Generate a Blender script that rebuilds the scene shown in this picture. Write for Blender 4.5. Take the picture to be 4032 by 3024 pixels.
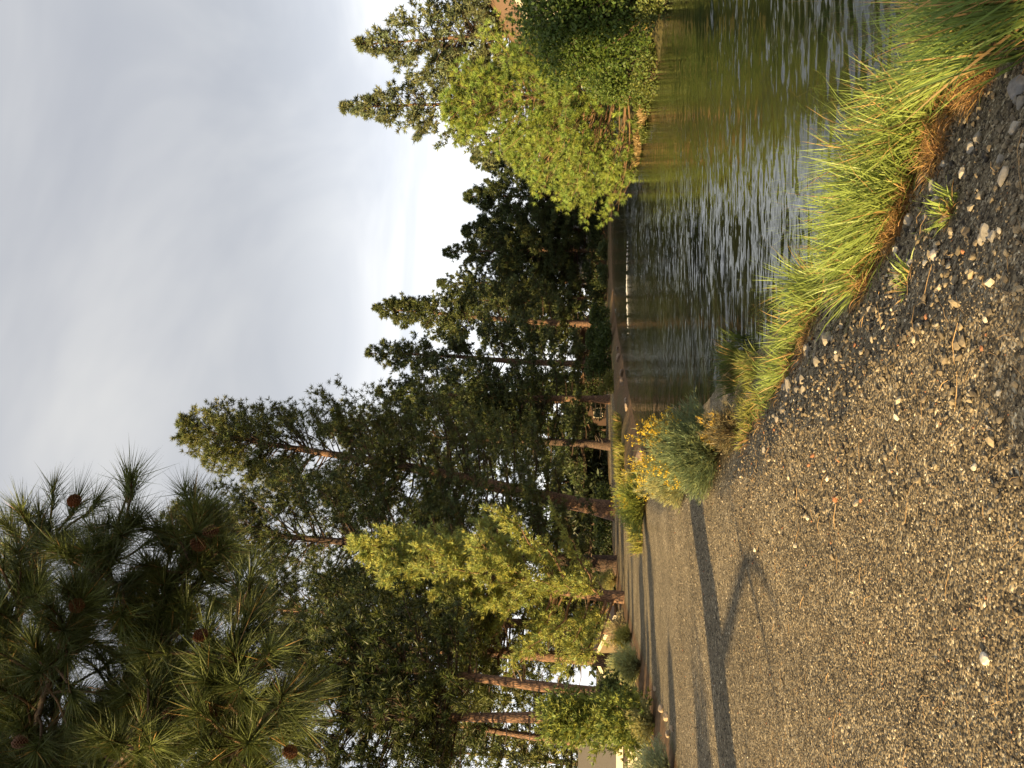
import bpy, math, random
import numpy as np
from mathutils import Matrix, Vector

for o in list(bpy.data.objects):
    bpy.data.objects.remove(o)
scene = bpy.context.scene
COL = scene.collection

# ------------------------------------------------------------------ camera
PITCH = math.atan((2345 - 2016) / 3260.0)
EYE = 1.5
cam_d = bpy.data.cameras.new('camera')
cam_d.sensor_width = 36.0
cam_d.lens = 3260.0 / 4032.0 * 36.0
cam_d.clip_start = 0.05
cam_d.clip_end = 6000
cam = bpy.data.objects.new('camera', cam_d)
COL.objects.link(cam)
fw = Vector((0, math.cos(PITCH), math.sin(PITCH)))
up = Vector((0, -math.sin(PITCH), math.cos(PITCH)))
rt = Vector((1, 0, 0))
# the phone was held upright and the picture is stored on its side: picture-left is up
M = Matrix.Identity(4)
for i in range(3):
    M[i][0] = -up[i]
    M[i][1] = rt[i]
    M[i][2] = -fw[i]
    M[i][3] = (0, 0, EYE)[i]
cam.matrix_world = M
scene.camera = cam

# ------------------------------------------------------------------ light
SUN_EL = math.radians(17.0)
SX, SY = 0.73, 0.683           # horizontal direction the light travels
sun_d = bpy.data.lights.new('sun', 'SUN')
sun_d.energy = 5.0
sun_d.angle = math.radians(0.8)
sun_d.color = (1.0, 0.73, 0.365)
sun = bpy.data.objects.new('sun', sun_d)
COL.objects.link(sun)
ldir = Vector((SX * math.cos(SUN_EL), SY * math.cos(SUN_EL), -math.sin(SUN_EL)))
sun.rotation_euler = ldir.to_track_quat('-Z', 'Y').to_euler()
sun.location = (-30, -30, 40)

world = bpy.data.worlds.new('World')
scene.world = world
world.use_nodes = True
nt = world.node_tree
nt.nodes.clear()
N = nt.nodes.new
L = nt.links.new
out = N('ShaderNodeOutputWorld')
bg = N('ShaderNodeBackground')
bg.inputs['Strength'].default_value = 0.088
sky = N('ShaderNodeTexSky')
sky.sky_type = 'NISHITA'
sky.sun_disc = False
sky.sun_elevation = SUN_EL
sky.sun_rotation = math.atan2(-SX, -SY)
sky.air_density = 1.0
sky.dust_density = 1.0
tc = N('ShaderNodeTexCoord')
sep = N('ShaderNodeSeparateXYZ')
L(tc.outputs['Generated'], sep.inputs[0])


def wmath(op, a, b=None, c=None, clamp=False):
    n = N('ShaderNodeMath')
    n.operation = op
    n.use_clamp = clamp
    for i, v in enumerate((a, b, c)):
        if v is None:
            continue
        if isinstance(v, (int, float)):
            n.inputs[i].default_value = v
        else:
            L(v, n.inputs[i])
    return n.outputs[0]


zc = wmath('MAXIMUM', sep.outputs[2], 0.0)
den = wmath('ADD', zc, 0.16)
cx = wmath('DIVIDE', sep.outputs[0], den)
cy = wmath('DIVIDE', sep.outputs[1], den)
comb = N('ShaderNodeCombineXYZ')
L(cx, comb.inputs[0])
L(cy, comb.inputs[1])
n1 = N('ShaderNodeTexNoise')
n1.inputs['Scale'].default_value = 0.95
n1.inputs['Detail'].default_value = 5
n1.inputs['Roughness'].default_value = 0.52
n1.inputs['Distortion'].default_value = 0.9
L(comb.outputs[0], n1.inputs['Vector'])
cl = N('ShaderNodeMapRange')
cl.interpolation_type = 'SMOOTHSTEP'
cl.inputs[1].default_value = 0.36
cl.inputs[2].default_value = 0.72
cl.inputs[3].default_value = 0.0
cl.inputs[4].default_value = 1.0
L(n1.outputs[0], cl.inputs[0])
# thin high cloud: bright low down, greyer overhead, the same all round
el = N('ShaderNodeMapRange')
el.interpolation_type = 'SMOOTHSTEP'
el.inputs[1].default_value = 0.04
el.inputs[2].default_value = 0.42
el.inputs[3].default_value = 6.8
el.inputs[4].default_value = 2.95
L(sep.outputs[2], el.inputs[0])
ccol = N('ShaderNodeMix')
ccol.data_type = 'RGBA'
ccol.inputs[6].default_value = (0.95, 0.97, 1.03, 1)
ccol.inputs[7].default_value = (1.05, 1.03, 0.99, 1)
L(cl.outputs[0], ccol.inputs[0])
cbr = wmath('MULTIPLY_ADD', cl.outputs[0], 0.36, 0.84)
cbr = wmath('MULTIPLY', cbr, el.outputs[0])
vsc = N('ShaderNodeVectorMath')
vsc.operation = 'SCALE'
L(ccol.outputs[2], vsc.inputs[0])
L(cbr, vsc.inputs['Scale'])
mixs = N('ShaderNodeMix')
mixs.data_type = 'RGBA'
mixs.inputs[0].default_value = 0.90
L(sky.outputs[0], mixs.inputs[6])
L(vsc.outputs[0], mixs.inputs[7])
L(mixs.outputs[2], bg.inputs['Color'])
L(bg.outputs[0], out.inputs[0])

scene.view_settings.view_transform = 'Standard'
scene.view_settings.look = 'None'
scene.view_settings.gamma = 1.0
scene.view_settings.exposure = 1.36
scene.view_settings.use_curve_mapping = False
scene.cycles.use_denoising = True
scene.cycles.max_bounces = 6
scene.cycles.transparent_max_bounces = 8
scene.cycles.caustics_reflective = False
scene.cycles.caustics_refractive = False


# ------------------------------------------------------------------ helpers
def tag(o, label=None, cat=None, group=None, kind=None):
    if label:
        o['label'] = label
    if cat:
        o['category'] = cat
    if group:
        o['group'] = group
    if kind:
        o['kind'] = kind
    return o


def empty(name, loc=(0, 0, 0)):
    o = bpy.data.objects.new(name, None)
    o.location = loc
    o.empty_display_size = 0.2
    COL.objects.link(o)
    return o


def mesh_data(name, V, F, mat=None, colors=None, smooth=False):
    """V (n,3); F an (m,3) or (m,4) array or a list of such arrays"""
    V = np.asarray(V, dtype=np.float32).reshape(-1, 3)
    if not (isinstance(F, list) and isinstance(F[0], np.ndarray)):
        F = [np.asarray(F)]
    F = [np.asarray(f, dtype=np.int32) for f in F if len(f)]
    me = bpy.data.meshes.new(name)
    me.vertices.add(len(V))
    me.vertices.foreach_set('co', V.ravel())
    idx = np.concatenate([f.ravel() for f in F])
    tot = np.concatenate([np.full(len(f), f.shape[1], np.int32) for f in F])
    st = np.concatenate([[0], np.cumsum(tot)[:-1]]).astype(np.int32)
    me.loops.add(len(idx))
    me.loops.foreach_set('vertex_index', idx)
    me.polygons.add(len(tot))
    me.polygons.foreach_set('loop_start', st)
    me.polygons.foreach_set('loop_total', tot)
    me.polygons.foreach_set('use_smooth', np.full(len(tot), smooth, dtype=bool))
    me.update(calc_edges=True)
    if colors is not None:
        c = np.asarray(colors, dtype=np.float32)
        if c.shape[1] == 3:
            c = np.concatenate([c, np.ones((len(c), 1), np.float32)], 1)
        a = me.color_attributes.new('tint', 'FLOAT_COLOR', 'POINT')
        a.data.foreach_set('color', c.ravel())
    if mat is not None:
        me.materials.append(mat)
    return me


def mesh_obj(name, V, F, mat, parent=None, colors=None, smooth=False):
    me = mesh_data(name, V, F, mat, colors, smooth)
    o = bpy.data.objects.new(name, me)
    COL.objects.link(o)
    if parent is not None:
        o.parent = parent
    return o


class Batch:
    def __init__(self):
        self.V, self.T, self.Q, self.C, self.n = [], [], [], [], 0

    def add(self, V, F, col=None):
        V = np.asarray(V, dtype=np.float64).reshape(-1, 3)
        F = np.asarray(F, dtype=np.int64)
        if F.shape[1] == 3:
            self.T.append(F + self.n)
        else:
            self.Q.append(F + self.n)
        self.V.append(V)
        if col is not None:
            c = np.asarray(col, dtype=np.float64)
            if c.ndim == 1:
                c = np.tile(c, (len(V), 1))
            self.C.append(c)
        self.n += len(V)

    def build(self, name, mat, parent=None, smooth=False, origin=None):
        V = np.concatenate(self.V)
        if origin is not None:
            V = V - np.asarray(origin)
        F = []
        if self.T:
            F.append(np.concatenate(self.T))
        if self.Q:
            F.append(np.concatenate(self.Q))
        C = np.concatenate(self.C) if self.C else None
        return mesh_obj(name, V, F, mat, parent, C, smooth)


def unit(v):
    v = np.asarray(v, dtype=np.float64)
    return v / (np.linalg.norm(v, axis=-1, keepdims=True) + 1e-12)


def tube(P, R, sides=6, cap=True):
    P = np.asarray(P, float)
    R = np.asarray(R, float)
    n = len(P)
    T = unit(np.gradient(P, axis=0))
    ref = np.array([0.31, 0.17, 0.93]) if abs(T[0][2]) < 0.8 else np.array([0.95, 0.3, 0.05])
    A = unit(np.cross(T, ref))
    B = np.cross(T, A)
    th = np.linspace(0, 2 * np.pi, sides, endpoint=False)
    V = P[:, None, :] + R[:, None, None] * (np.cos(th)[None, :, None] * A[:, None, :] + np.sin(th)[None, :, None] * B[:, None, :])
    i = np.arange(n - 1)[:, None] * sides
    j = np.arange(sides)[None, :]
    j2 = (j + 1) % sides
    Q = np.stack([i + j, i + j2, i + sides + j2, i + sides + j], -1).reshape(-1, 4)
    return V.reshape(-1, 3), Q


def spline(pts, n):
    P = np.asarray(pts, float)
    d = np.concatenate([[0], np.cumsum(np.linalg.norm(np.diff(P, axis=0), axis=1))])
    t = np.linspace(0, d[-1], n)
    Q = np.stack([np.interp(t, d, P[:, k]) for k in range(3)], 1)
    for _ in range(2):
        Q[1:-1] = 0.25 * Q[:-2] + 0.5 * Q[1:-1] + 0.25 * Q[2:]
    return Q


def box(b, c0, c1, col=None):
    x0, y0, z0 = c0
    x1, y1, z1 = c1
    V = [(x0, y0, z0), (x1, y0, z0), (x1, y1, z0), (x0, y1, z0), (x0, y0, z1), (x1, y0, z1), (x1, y1, z1), (x0, y1, z1)]
    F = [(0, 3, 2, 1), (4, 5, 6, 7), (0, 1, 5, 4), (1, 2, 6, 5), (2, 3, 7, 6), (3, 0, 4, 7)]
    b.add(V, F, col)


# ------------------------------------------------------------------ materials
def new_mat(name):
    m = bpy.data.materials.new(name)
    m.use_nodes = True
    t = m.node_tree
    bs = t.nodes['Principled BSDF']
    return m, t, bs


def node(t, kind, **kw):
    n = t.nodes.new(kind)
    for k, v in kw.items():
        setattr(n, k, v)
    return n


def leaf_mat(name, transl=0.25, rough=0.55, spec=0.3):
    m, t, bs = new_mat(name)
    at = node(t, 'ShaderNodeAttribute', attribute_name='tint')
    t.links.new(at.outputs['Color'], bs.inputs['Base Color'])
    bs.inputs['Roughness'].default_value = rough
    bs.inputs['Specular IOR Level'].default_value = spec
    tr = node(t, 'ShaderNodeBsdfTranslucent')
    t.links.new(at.outputs['Color'], tr.inputs['Color'])
    mx = node(t, 'ShaderNodeMixShader')
    mx.inputs[0].default_value = transl
    t.links.new(bs.outputs[0], mx.inputs[1])
    t.links.new(tr.outputs[0], mx.inputs[2])
    t.links.new(mx.outputs[0], t.nodes['Material Output'].inputs[0])
    return m


def tint_mat(name, rough=0.85, noise=0.35, nscale=40, bump=0.3, bdist=0.004, spec=0.3):
    m, t, bs = new_mat(name)
    at = node(t, 'ShaderNodeAttribute', attribute_name='tint')
    tco = node(t, 'ShaderNodeTexCoord')
    nz = node(t, 'ShaderNodeTexNoise')
    nz.inputs['Scale'].default_value = nscale
    nz.inputs['Detail'].default_value = 5
    t.links.new(tco.outputs['Object'], nz.inputs['Vector'])
    mr = node(t, 'ShaderNodeMapRange')
    mr.inputs[1].default_value = 0.25
    mr.inputs[2].default_value = 0.75
    mr.inputs[3].default_value = 1 - noise
    mr.inputs[4].default_value = 1 + noise
    t.links.new(nz.outputs[0], mr.inputs[0])
    vs = node(t, 'ShaderNodeVectorMath', operation='SCALE')
    t.links.new(at.outputs['Color'], vs.inputs[0])
    t.links.new(mr.outputs[0], vs.inputs['Scale'])
    t.links.new(vs.outputs[0], bs.inputs['Base Color'])
    bp = node(t, 'ShaderNodeBump')
    bp.inputs['Strength'].default_value = bump
    bp.inputs['Distance'].default_value = bdist
    t.links.new(nz.outputs[0], bp.inputs['Height'])
    t.links.new(bp.outputs[0], bs.inputs['Normal'])
    bs.inputs['Roughness'].default_value = rough
    bs.inputs['Specular IOR Level'].default_value = spec
    return m


def bark_mat(name, plate, fissure, scale=1.0):
    m, t, bs = new_mat(name)
    tco = node(t, 'ShaderNodeTexCoord')
    mp = node(t, 'ShaderNodeMapping')
    mp.inputs['Scale'].default_value = (7 * scale, 7 * scale, 2.0 * scale)
    t.links.new(tco.outputs['Object'], mp.inputs[0])
    nz = node(t, 'ShaderNodeTexNoise')
    nz.inputs['Scale'].default_value = 2.0
    nz.inputs['Detail'].default_value = 4
    t.links.new(mp.outputs[0], nz.inputs['Vector'])
    ad = node(t, 'ShaderNodeMix', data_type='VECTOR')
    ad.inputs[0].default_value = 0.18
    t.links.new(mp.outputs[0], ad.inputs[4])
    t.links.new(nz.outputs[1], ad.inputs[5])
    vo = node(t, 'ShaderNodeTexVoronoi', feature='DISTANCE_TO_EDGE')
    vo.inputs['Scale'].default_value = 1.3
    t.links.new(ad.outputs[1], vo.inputs['Vector'])
    cr = node(t, 'ShaderNodeValToRGB')
    cr.color_ramp.elements[0].position = 0.02
    cr.color_ramp.elements[0].color = (*fissure, 1)
    cr.color_ramp.elements[1].position = 0.22
    cr.color_ramp.elements[1].color = (*plate, 1)
    t.links.new(vo.outputs[0], cr.inputs[0])
    n2 = node(t, 'ShaderNodeTexNoise')
    n2.inputs['Scale'].default_value = 3.5
    n2.inputs['Detail'].default_value = 6
    t.links.new(tco.outputs['Object'], n2.inputs['Vector'])
    mr = node(t, 'ShaderNodeMapRange')
    mr.inputs[1].default_value = 0.3
    mr.inputs[2].default_value = 0.7
    mr.inputs[3].default_value = 0.6
    mr.inputs[4].default_value = 1.25
    t.links.new(n2.outputs[0], mr.inputs[0])
    vs = node(t, 'ShaderNodeVectorMath', operation='SCALE')
    t.links.new(cr.outputs[0], vs.inputs[0])
    t.links.new(mr.outputs[0], vs.inputs['Scale'])
    t.links.new(vs.outputs[0], bs.inputs['Base Color'])
    bp = node(t, 'ShaderNodeBump')
    bp.inputs['Strength'].default_value = 0.9
    bp.inputs['Distance'].default_value = 0.05
    t.links.new(vo.outputs[0], bp.inputs['Height'])
    t.links.new(bp.outputs[0], bs.inputs['Normal'])
    bs.inputs['Roughness'].default_value = 0.9
    return m


def plain_mat(name, col, rough=0.8, var=0.2, nscale=6.0, spec=0.3, bump=0.15):
    m, t, bs = new_mat(name)
    tco = node(t, 'ShaderNodeTexCoord')
    nz = node(t, 'ShaderNodeTexNoise')
    nz.inputs['Scale'].default_value = nscale
    nz.inputs['Detail'].default_value = 5
    t.links.new(tco.outputs['Object'], nz.inputs['Vector'])
    mx = node(t, 'ShaderNodeMix', data_type='RGBA')
    mx.inputs[6].default_value = (*[c * (1 - var) for c in col], 1)
    mx.inputs[7].default_value = (*[min(1, c * (1 + var)) for c in col], 1)
    t.links.new(nz.outputs[0], mx.inputs[0])
    t.links.new(mx.outputs[2], bs.inputs['Base Color'])
    bp = node(t, 'ShaderNodeBump')
    bp.inputs['Strength'].default_value = bump
    bp.inputs['Distance'].default_value = 0.01
    t.links.new(nz.outputs[0], bp.inputs['Height'])
    t.links.new(bp.outputs[0], bs.inputs['Normal'])
    bs.inputs['Roughness'].default_value = rough
    bs.inputs['Specular IOR Level'].default_value = spec
    return m


M_NEEDLE = leaf_mat('pine_needles', 0.15, 0.5, 0.35)
M_LEAF = leaf_mat('green_leaves', 0.28, 0.5, 0.35)
M_GRASS = leaf_mat('grass_blades', 0.30, 0.45, 0.35)
M_BARK = bark_mat('ponderosa_bark', (0.26, 0.145, 0.083), (0.065, 0.040, 0.027), 1.9)
M_BARKD = bark_mat('dark_bark', (0.14, 0.085, 0.055), (0.03, 0.02, 0.015), 1.9)
M_TWIG = tint_mat('twig_bark', 0.9, 0.35, 30, 0.4, 0.01)
M_CONE = tint_mat('pine_cone_scales', 0.7, 0.3, 60, 0.3, 0.004)
M_STONE = tint_mat('stones', 0.85, 0.25, 60, 0.5, 0.003)
M_ROCK = tint_mat('boulders', 0.9, 0.35, 8, 0.6, 0.03)


def ground_mat():
    """tint attribute: R = gravel, G = bare soil, B = grassy"""
    m, t, bs = new_mat('ground_surface')
    lk = t.links.new
    at = node(t, 'ShaderNodeAttribute', attribute_name='tint')
    sp = node(t, 'ShaderNodeSeparateColor')
    lk(at.outputs['Color'], sp.inputs[0])
    tco = node(t, 'ShaderNodeTexCoord')
    # gravel: voronoi grains of two sizes, each its own colour
    def grains(scale):
        vo = node(t, 'ShaderNodeTexVoronoi', feature='F1')
        vo.inputs['Scale'].default_value = scale
        lk(tco.outputs['Object'], vo.inputs['Vector'])
        s2 = node(t, 'ShaderNodeSeparateColor')
        lk(vo.outputs['Color'], s2.inputs[0])
        r = node(t, 'ShaderNodeValToRGB')
        e = r.color_ramp.elements
        e[0].position = 0.0
        e[0].color = (0.035, 0.030, 0.026, 1)
        e[1].position = 1.0
        e[1].color = (0.52, 0.46, 0.33, 1)
        for p, c in ((0.25, (0.11, 0.087, 0.054, 1)), (0.6, (0.20, 0.158, 0.097, 1)), (0.86, (0.30, 0.242, 0.15, 1))):
            q = e.new(p)
            q.color = c
        lk(s2.outputs[0], r.inputs[0])
        return vo, r
    va, ra = grains(95)
    vb, rb = grains(52)
    gm = node(t, 'ShaderNodeMix', data_type='RGBA')
    nzb = node(t, 'ShaderNodeTexNoise')
    nzb.inputs['Scale'].default_value = 9
    lk(tco.outputs['Object'], nzb.inputs['Vector'])
    mrb = node(t, 'ShaderNodeMapRange')
    mrb.inputs[1].default_value = 0.45
    mrb.inputs[2].default_value = 0.6
    lk(nzb.outputs[0], mrb.inputs[0])
    lk(mrb.outputs[0], gm.inputs[0])
    lk(ra.outputs[0], gm.inputs[6])
    lk(rb.outputs[0], gm.inputs[7])
    # scattered pale and dark single stones, readable far down the path
    vc = node(t, 'ShaderNodeTexVoronoi', feature='F1')
    vc.inputs['Scale'].default_value = 21
    lk(tco.outputs['Object'], vc.inputs['Vector'])
    s3 = node(t, 'ShaderNodeSeparateColor')
    lk(vc.outputs['Color'], s3.inputs[0])
    r3 = node(t, 'ShaderNodeValToRGB')
    e3 = r3.color_ramp.elements
    e3[0].position = 0.0
    e3[0].color = (0.3, 0.3, 0.3, 1)
    e3[1].position = 1.0
    e3[1].color = (1.9, 1.85, 1.75, 1)
    for p_, c_ in ((0.22, (0.8, 0.8, 0.8, 1)), (0.8, (1.05, 1.05, 1.05, 1)), (0.9, (1.5, 1.5, 1.45, 1))):
        q_ = e3.new(p_)
        q_.color = c_
    lk(s3.outputs[1], r3.inputs[0])
    g3 = node(t, 'ShaderNodeMix', data_type='RGBA', blend_type='MULTIPLY')
    g3.inputs[0].default_value = 0.8
    lk(gm.outputs[2], g3.inputs[6])
    lk(r3.outputs[0], g3.inputs[7])
    # broad variation along the path: tyre-smoothed and loose patches
    nl = node(t, 'ShaderNodeTexNoise')
    nl.inputs['Scale'].default_value = 0.55
    nl.inputs['Detail'].default_value = 6
    lk(tco.outputs['Object'], nl.inputs['Vector'])
    ml = node(t, 'ShaderNodeMapRange')
    ml.inputs[1].default_value = 0.3
    ml.inputs[2].default_value = 0.7
    ml.inputs[3].default_value = 0.72
    ml.inputs[4].default_value = 1.22
    lk(nl.outputs[0], ml.inputs[0])
    gs = node(t, 'ShaderNodeVectorMath', operation='SCALE')
    lk(g3.outputs[2], gs.inputs[0])
    lk(ml.outputs[0], gs.inputs['Scale'])
    # soil with pine duff
    ns = node(t, 'ShaderNodeTexNoise')
    ns.inputs['Scale'].default_value = 5
    ns.inputs['Detail'].default_value = 8
    ns.inputs['Roughness'].default_value = 0.7
    lk(tco.outputs['Object'], ns.inputs['Vector'])
    rs = node(t, 'ShaderNodeValToRGB')
    rs.color_ramp.elements[0].position = 0.3
    rs.color_ramp.elements[0].color = (0.055, 0.035, 0.022, 1)
    rs.color_ramp.elements[1].position = 0.7
    rs.color_ramp.elements[1].color = (0.27, 0.165, 0.085, 1)
    lk(ns.outputs[0], rs.inputs[0])
    rg = node(t, 'ShaderNodeValToRGB')
    rg.color_ramp.elements[0].position = 0.3
    rg.color_ramp.elements[0].color = (0.035, 0.045, 0.015, 1)
    rg.color_ramp.elements[1].position = 0.7
    rg.color_ramp.elements[1].color = (0.16, 0.15, 0.06, 1)
    lk(ns.outputs[0], rg.inputs[0])
    m1 = node(t, 'ShaderNodeMix', data_type='RGBA')
    lk(sp.outputs[2], m1.inputs[0])
    lk(rs.outputs[0], m1.inputs[6])
    lk(rg.outputs[0], m1.inputs[7])
    # ragged border between gravel and soil
    ed = node(t, 'ShaderNodeMath', operation='MULTIPLY_ADD')
    lk(ns.outputs[0], ed.inputs[0])
    ed.inputs[1].default_value = 0.9
    ed.inputs[2].default_value = -0.45
    ea = node(t, 'ShaderNodeMath', operation='ADD')
    lk(sp.outputs[0], ea.inputs[0])
    lk(ed.outputs[0], ea.inputs[1])
    em = node(t, 'ShaderNodeMapRange')
    em.inputs[1].default_value = 0.42
    em.inputs[2].default_value = 0.62
    lk(ea.outputs[0], em.inputs[0])
    m2 = node(t, 'ShaderNodeMix', data_type='RGBA')
    lk(em.outputs[0], m2.inputs[0])
    lk(m1.outputs[2], m2.inputs[6])
    lk(gs.outputs[0], m2.inputs[7])
    lk(m2.outputs[2], bs.inputs['Base Color'])
    # relief
    h = node(t, 'ShaderNodeMath', operation='MULTIPLY_ADD')
    lk(vb.outputs['Distance'], h.inputs[0])
    h.inputs[1].default_value = -0.6
    lk(ns.outputs[0], h.inputs[2])
    bp = node(t, 'ShaderNodeBump')
    bp.inputs['Strength'].default_value = 0.8
    bp.inputs['Distance'].default_value = 0.02
    lk(h.outputs[0], bp.inputs['Height'])
    lk(bp.outputs[0], bs.inputs['Normal'])
    bs.inputs['Roughness'].default_value = 0.95
    bs.inputs['Specular IOR Level'].default_value = 0.15
    return m


def water_mat():
    m, t, bs = new_mat('river_water')
    lk = t.links.new
    tco = node(t, 'ShaderNodeTexCoord')
    # weed patches under the surface
    mp0 = node(t, 'ShaderNodeMapping')
    mp0.inputs['Scale'].default_value = (0.55, 0.22, 1)
    lk(tco.outputs['Object'], mp0.inputs[0])
    nz = node(t, 'ShaderNodeTexNoise')
    nz.inputs['Scale'].default_value = 1.0
    nz.inputs['Detail'].default_value = 5
    lk(mp0.outputs[0], nz.inputs['Vector'])
    cr = node(t, 'ShaderNodeValToRGB')
    cr.color_ramp.elements[0].position = 0.4
    cr.color_ramp.elements[0].color = (0.010, 0.014, 0.007, 1)
    cr.color_ramp.elements[1].position = 0.66
    cr.color_ramp.elements[1].color = (0.028, 0.034, 0.011, 1)
    lk(nz.outputs[0], cr.inputs[0])
    lk(cr.outputs[0], bs.inputs['Base Color'])
    bs.inputs['Roughness'].default_value = 0.07
    bs.inputs['IOR'].default_value = 1.333

    # ripple slopes: two noise channels tilt the normal, crests lying across the current
    def slope(sx, sy, det, rot, dist):
        mp = node(t, 'ShaderNodeMapping')
        mp.inputs['Scale'].default_value = (sx, sy, 1)
        mp.inputs['Rotation'].default_value = (0, 0, rot)
        lk(tco.outputs['Object'], mp.inputs[0])
        w = node(t, 'ShaderNodeTexNoise')
        w.inputs['Scale'].default_value = 1.0
        w.inputs['Detail'].default_value = det
        w.inputs['Roughness'].default_value = 0.55
        w.inputs['Distortion'].default_value = dist
        lk(mp.outputs[0], w.inputs['Vector'])
        sub = node(t, 'ShaderNodeVectorMath', operation='SUBTRACT')
        lk(w.outputs['Color'], sub.inputs[0])
        sub.inputs[1].default_value = (0.5, 0.5, 0.5)
        return sub.outputs[0], w.outputs[0]
    a1, _ = slope(1.5, 5.2, 3, 0.10, 0.8)
    a2, _ = slope(4.0, 11.0, 2, -0.2, 0.7)
    _, lanes = slope(0.07, 0.16, 3, 0.3, 0.8)
    mr = node(t, 'ShaderNodeMapRange')
    mr.inputs[1].default_value = 0.36
    mr.inputs[2].default_value = 0.60
    mr.inputs[3].default_value = 0.45
    mr.inputs[4].default_value = 1.15
    lk(lanes, mr.inputs[0])
    sc1 = node(t, 'ShaderNodeVectorMath', operation='MULTIPLY')
    lk(a1, sc1.inputs[0])
    sc1.inputs[1].default_value = (0.30, 0.66, 0)
    sc2 = node(t, 'ShaderNodeVectorMath', operation='MULTIPLY')
    lk(a2, sc2.inputs[0])
    sc2.inputs[1].default_value = (0.22, 0.42, 0)
    ad = node(t, 'ShaderNodeVectorMath', operation='ADD')
    lk(sc1.outputs[0], ad.inputs[0])
    lk(sc2.outputs[0], ad.inputs[1])
    sl = node(t, 'ShaderNodeVectorMath', operation='SCALE')
    lk(ad.outputs[0], sl.inputs[0])
    lk(mr.outputs[0], sl.inputs['Scale'])
    upn = node(t, 'ShaderNodeVectorMath', operation='ADD')
    lk(sl.outputs[0], upn.inputs[0])
    upn.inputs[1].default_value = (0, 0, 1)
    nn = node(t, 'ShaderNodeVectorMath', operation='NORMALIZE')
    lk(upn.outputs[0], nn.inputs[0])
    lk(nn.outputs[0], bs.inputs['Normal'])
    return m


M_GROUND = ground_mat()
M_WATER = water_mat()

# ------------------------------------------------------------------ terrain
# path borders, metres, near to far
LEFT = np.array([(-5.5, -40), (-6.0, -10), (-6.2, 0), (-6.5, 8), (-6.8, 14.9), (-7.2, 17.8), (-8.1, 24), (-9.0, 29), (-9.8, 34.7), (-11.6, 46.5), (-12.3, 58.4), (-12.5, 70.5), (-10.4, 81), (-6.6, 98.7), (-2.5, 110.7), (6, 128), (20, 150)])
RIGHT = np.array([(3.2, -40), (2.4, -4), (1.75, 1.5), (1.35, 3.4), (1.15, 4.4), (0.8, 5.3), (0.45, 7.0), (0.0, 8.1), (-0.6, 9.2), (-1.5, 11.5), (-2.7, 16), (-3.9, 23), (-5.3, 30), (-5.9, 40), (-4.9, 46.5), (-3.2, 56), (-1.0, 70), (2.4, 84), (7.5, 100), (13, 118), (24, 140)])
# the river outline (water's edge)
RIVER = np.array([(4.1, -40), (3.3, -4), (2.55, 1.5), (2.15, 3.4), (1.95, 4.5), (1.6, 5.5), (1.25, 7.2), (0.85, 8.4), (0.55, 9.8), (0.35, 12), (-0.3, 15), (-1.0, 19.0), (-1.6, 24), (-2.6, 30), (-3.3, 34.2), (-2.6, 37), (-1.7, 42.4), (0.0, 51.6), (1.7, 60.4), (4.4, 72.8), (9.1, 91.7), (14, 100), (19.3, 105.3), (24.9, 110), (38, 112), (60, 108), (60, 92), (40, 84), (26, 72), (15, 56), (11.2, 46), (10.4, 42.4), (10.2, 37.9), (9.75, 32.7), (10.3, 29.5), (9.9, 25.6), (10.5, 23), (11.5, 16), (13, 5), (14, -40)])


def seg_dist(P, A, B):
    ab = B - A
    t = np.clip(((P - A) @ ab) / (ab @ ab), 0, 1)
    return np.linalg.norm(P - (A + t[:, None] * ab), axis=1)


def poly_sd(P, G):
    d = np.full(len(P), 1e9)
    ins = np.zeros(len(P), bool)
    for i in range(len(G)):
        A, B = G[i], G[(i + 1) % len(G)]
        d = np.minimum(d, seg_dist(P, A, B))
        cond = (A[1] > P[:, 1]) != (B[1] > P[:, 1])
        with np.errstate(divide='ignore', invalid='ignore'):
            xs = (B[0] - A[0]) * (P[:, 1] - A[1]) / (B[1] - A[1]) + A[0]
        ins ^= cond & (P[:, 0] < xs)
    return np.where(ins, -d, d)


def wob(x, y, f, seed):
    r = np.random.RandomState(seed)
    z = 0
    for k in range(5):
        a = r.uniform(0, 6.28)
        ff = f * (1.0 + 0.6 * k)
        z = z + np.sin(ff * (x * math.cos(a) + y * math.sin(a)) + r.uniform(0, 6.28)) / (1 + 0.6 * k)
    return z / 2.6


PATHPOLY = np.concatenate([LEFT, RIGHT[::-1]])
LEFTPOLY = np.concatenate([LEFT, np.array([(-300, 420), (-600, 300), (-600, -300), (-5.5, -300)])])


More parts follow.
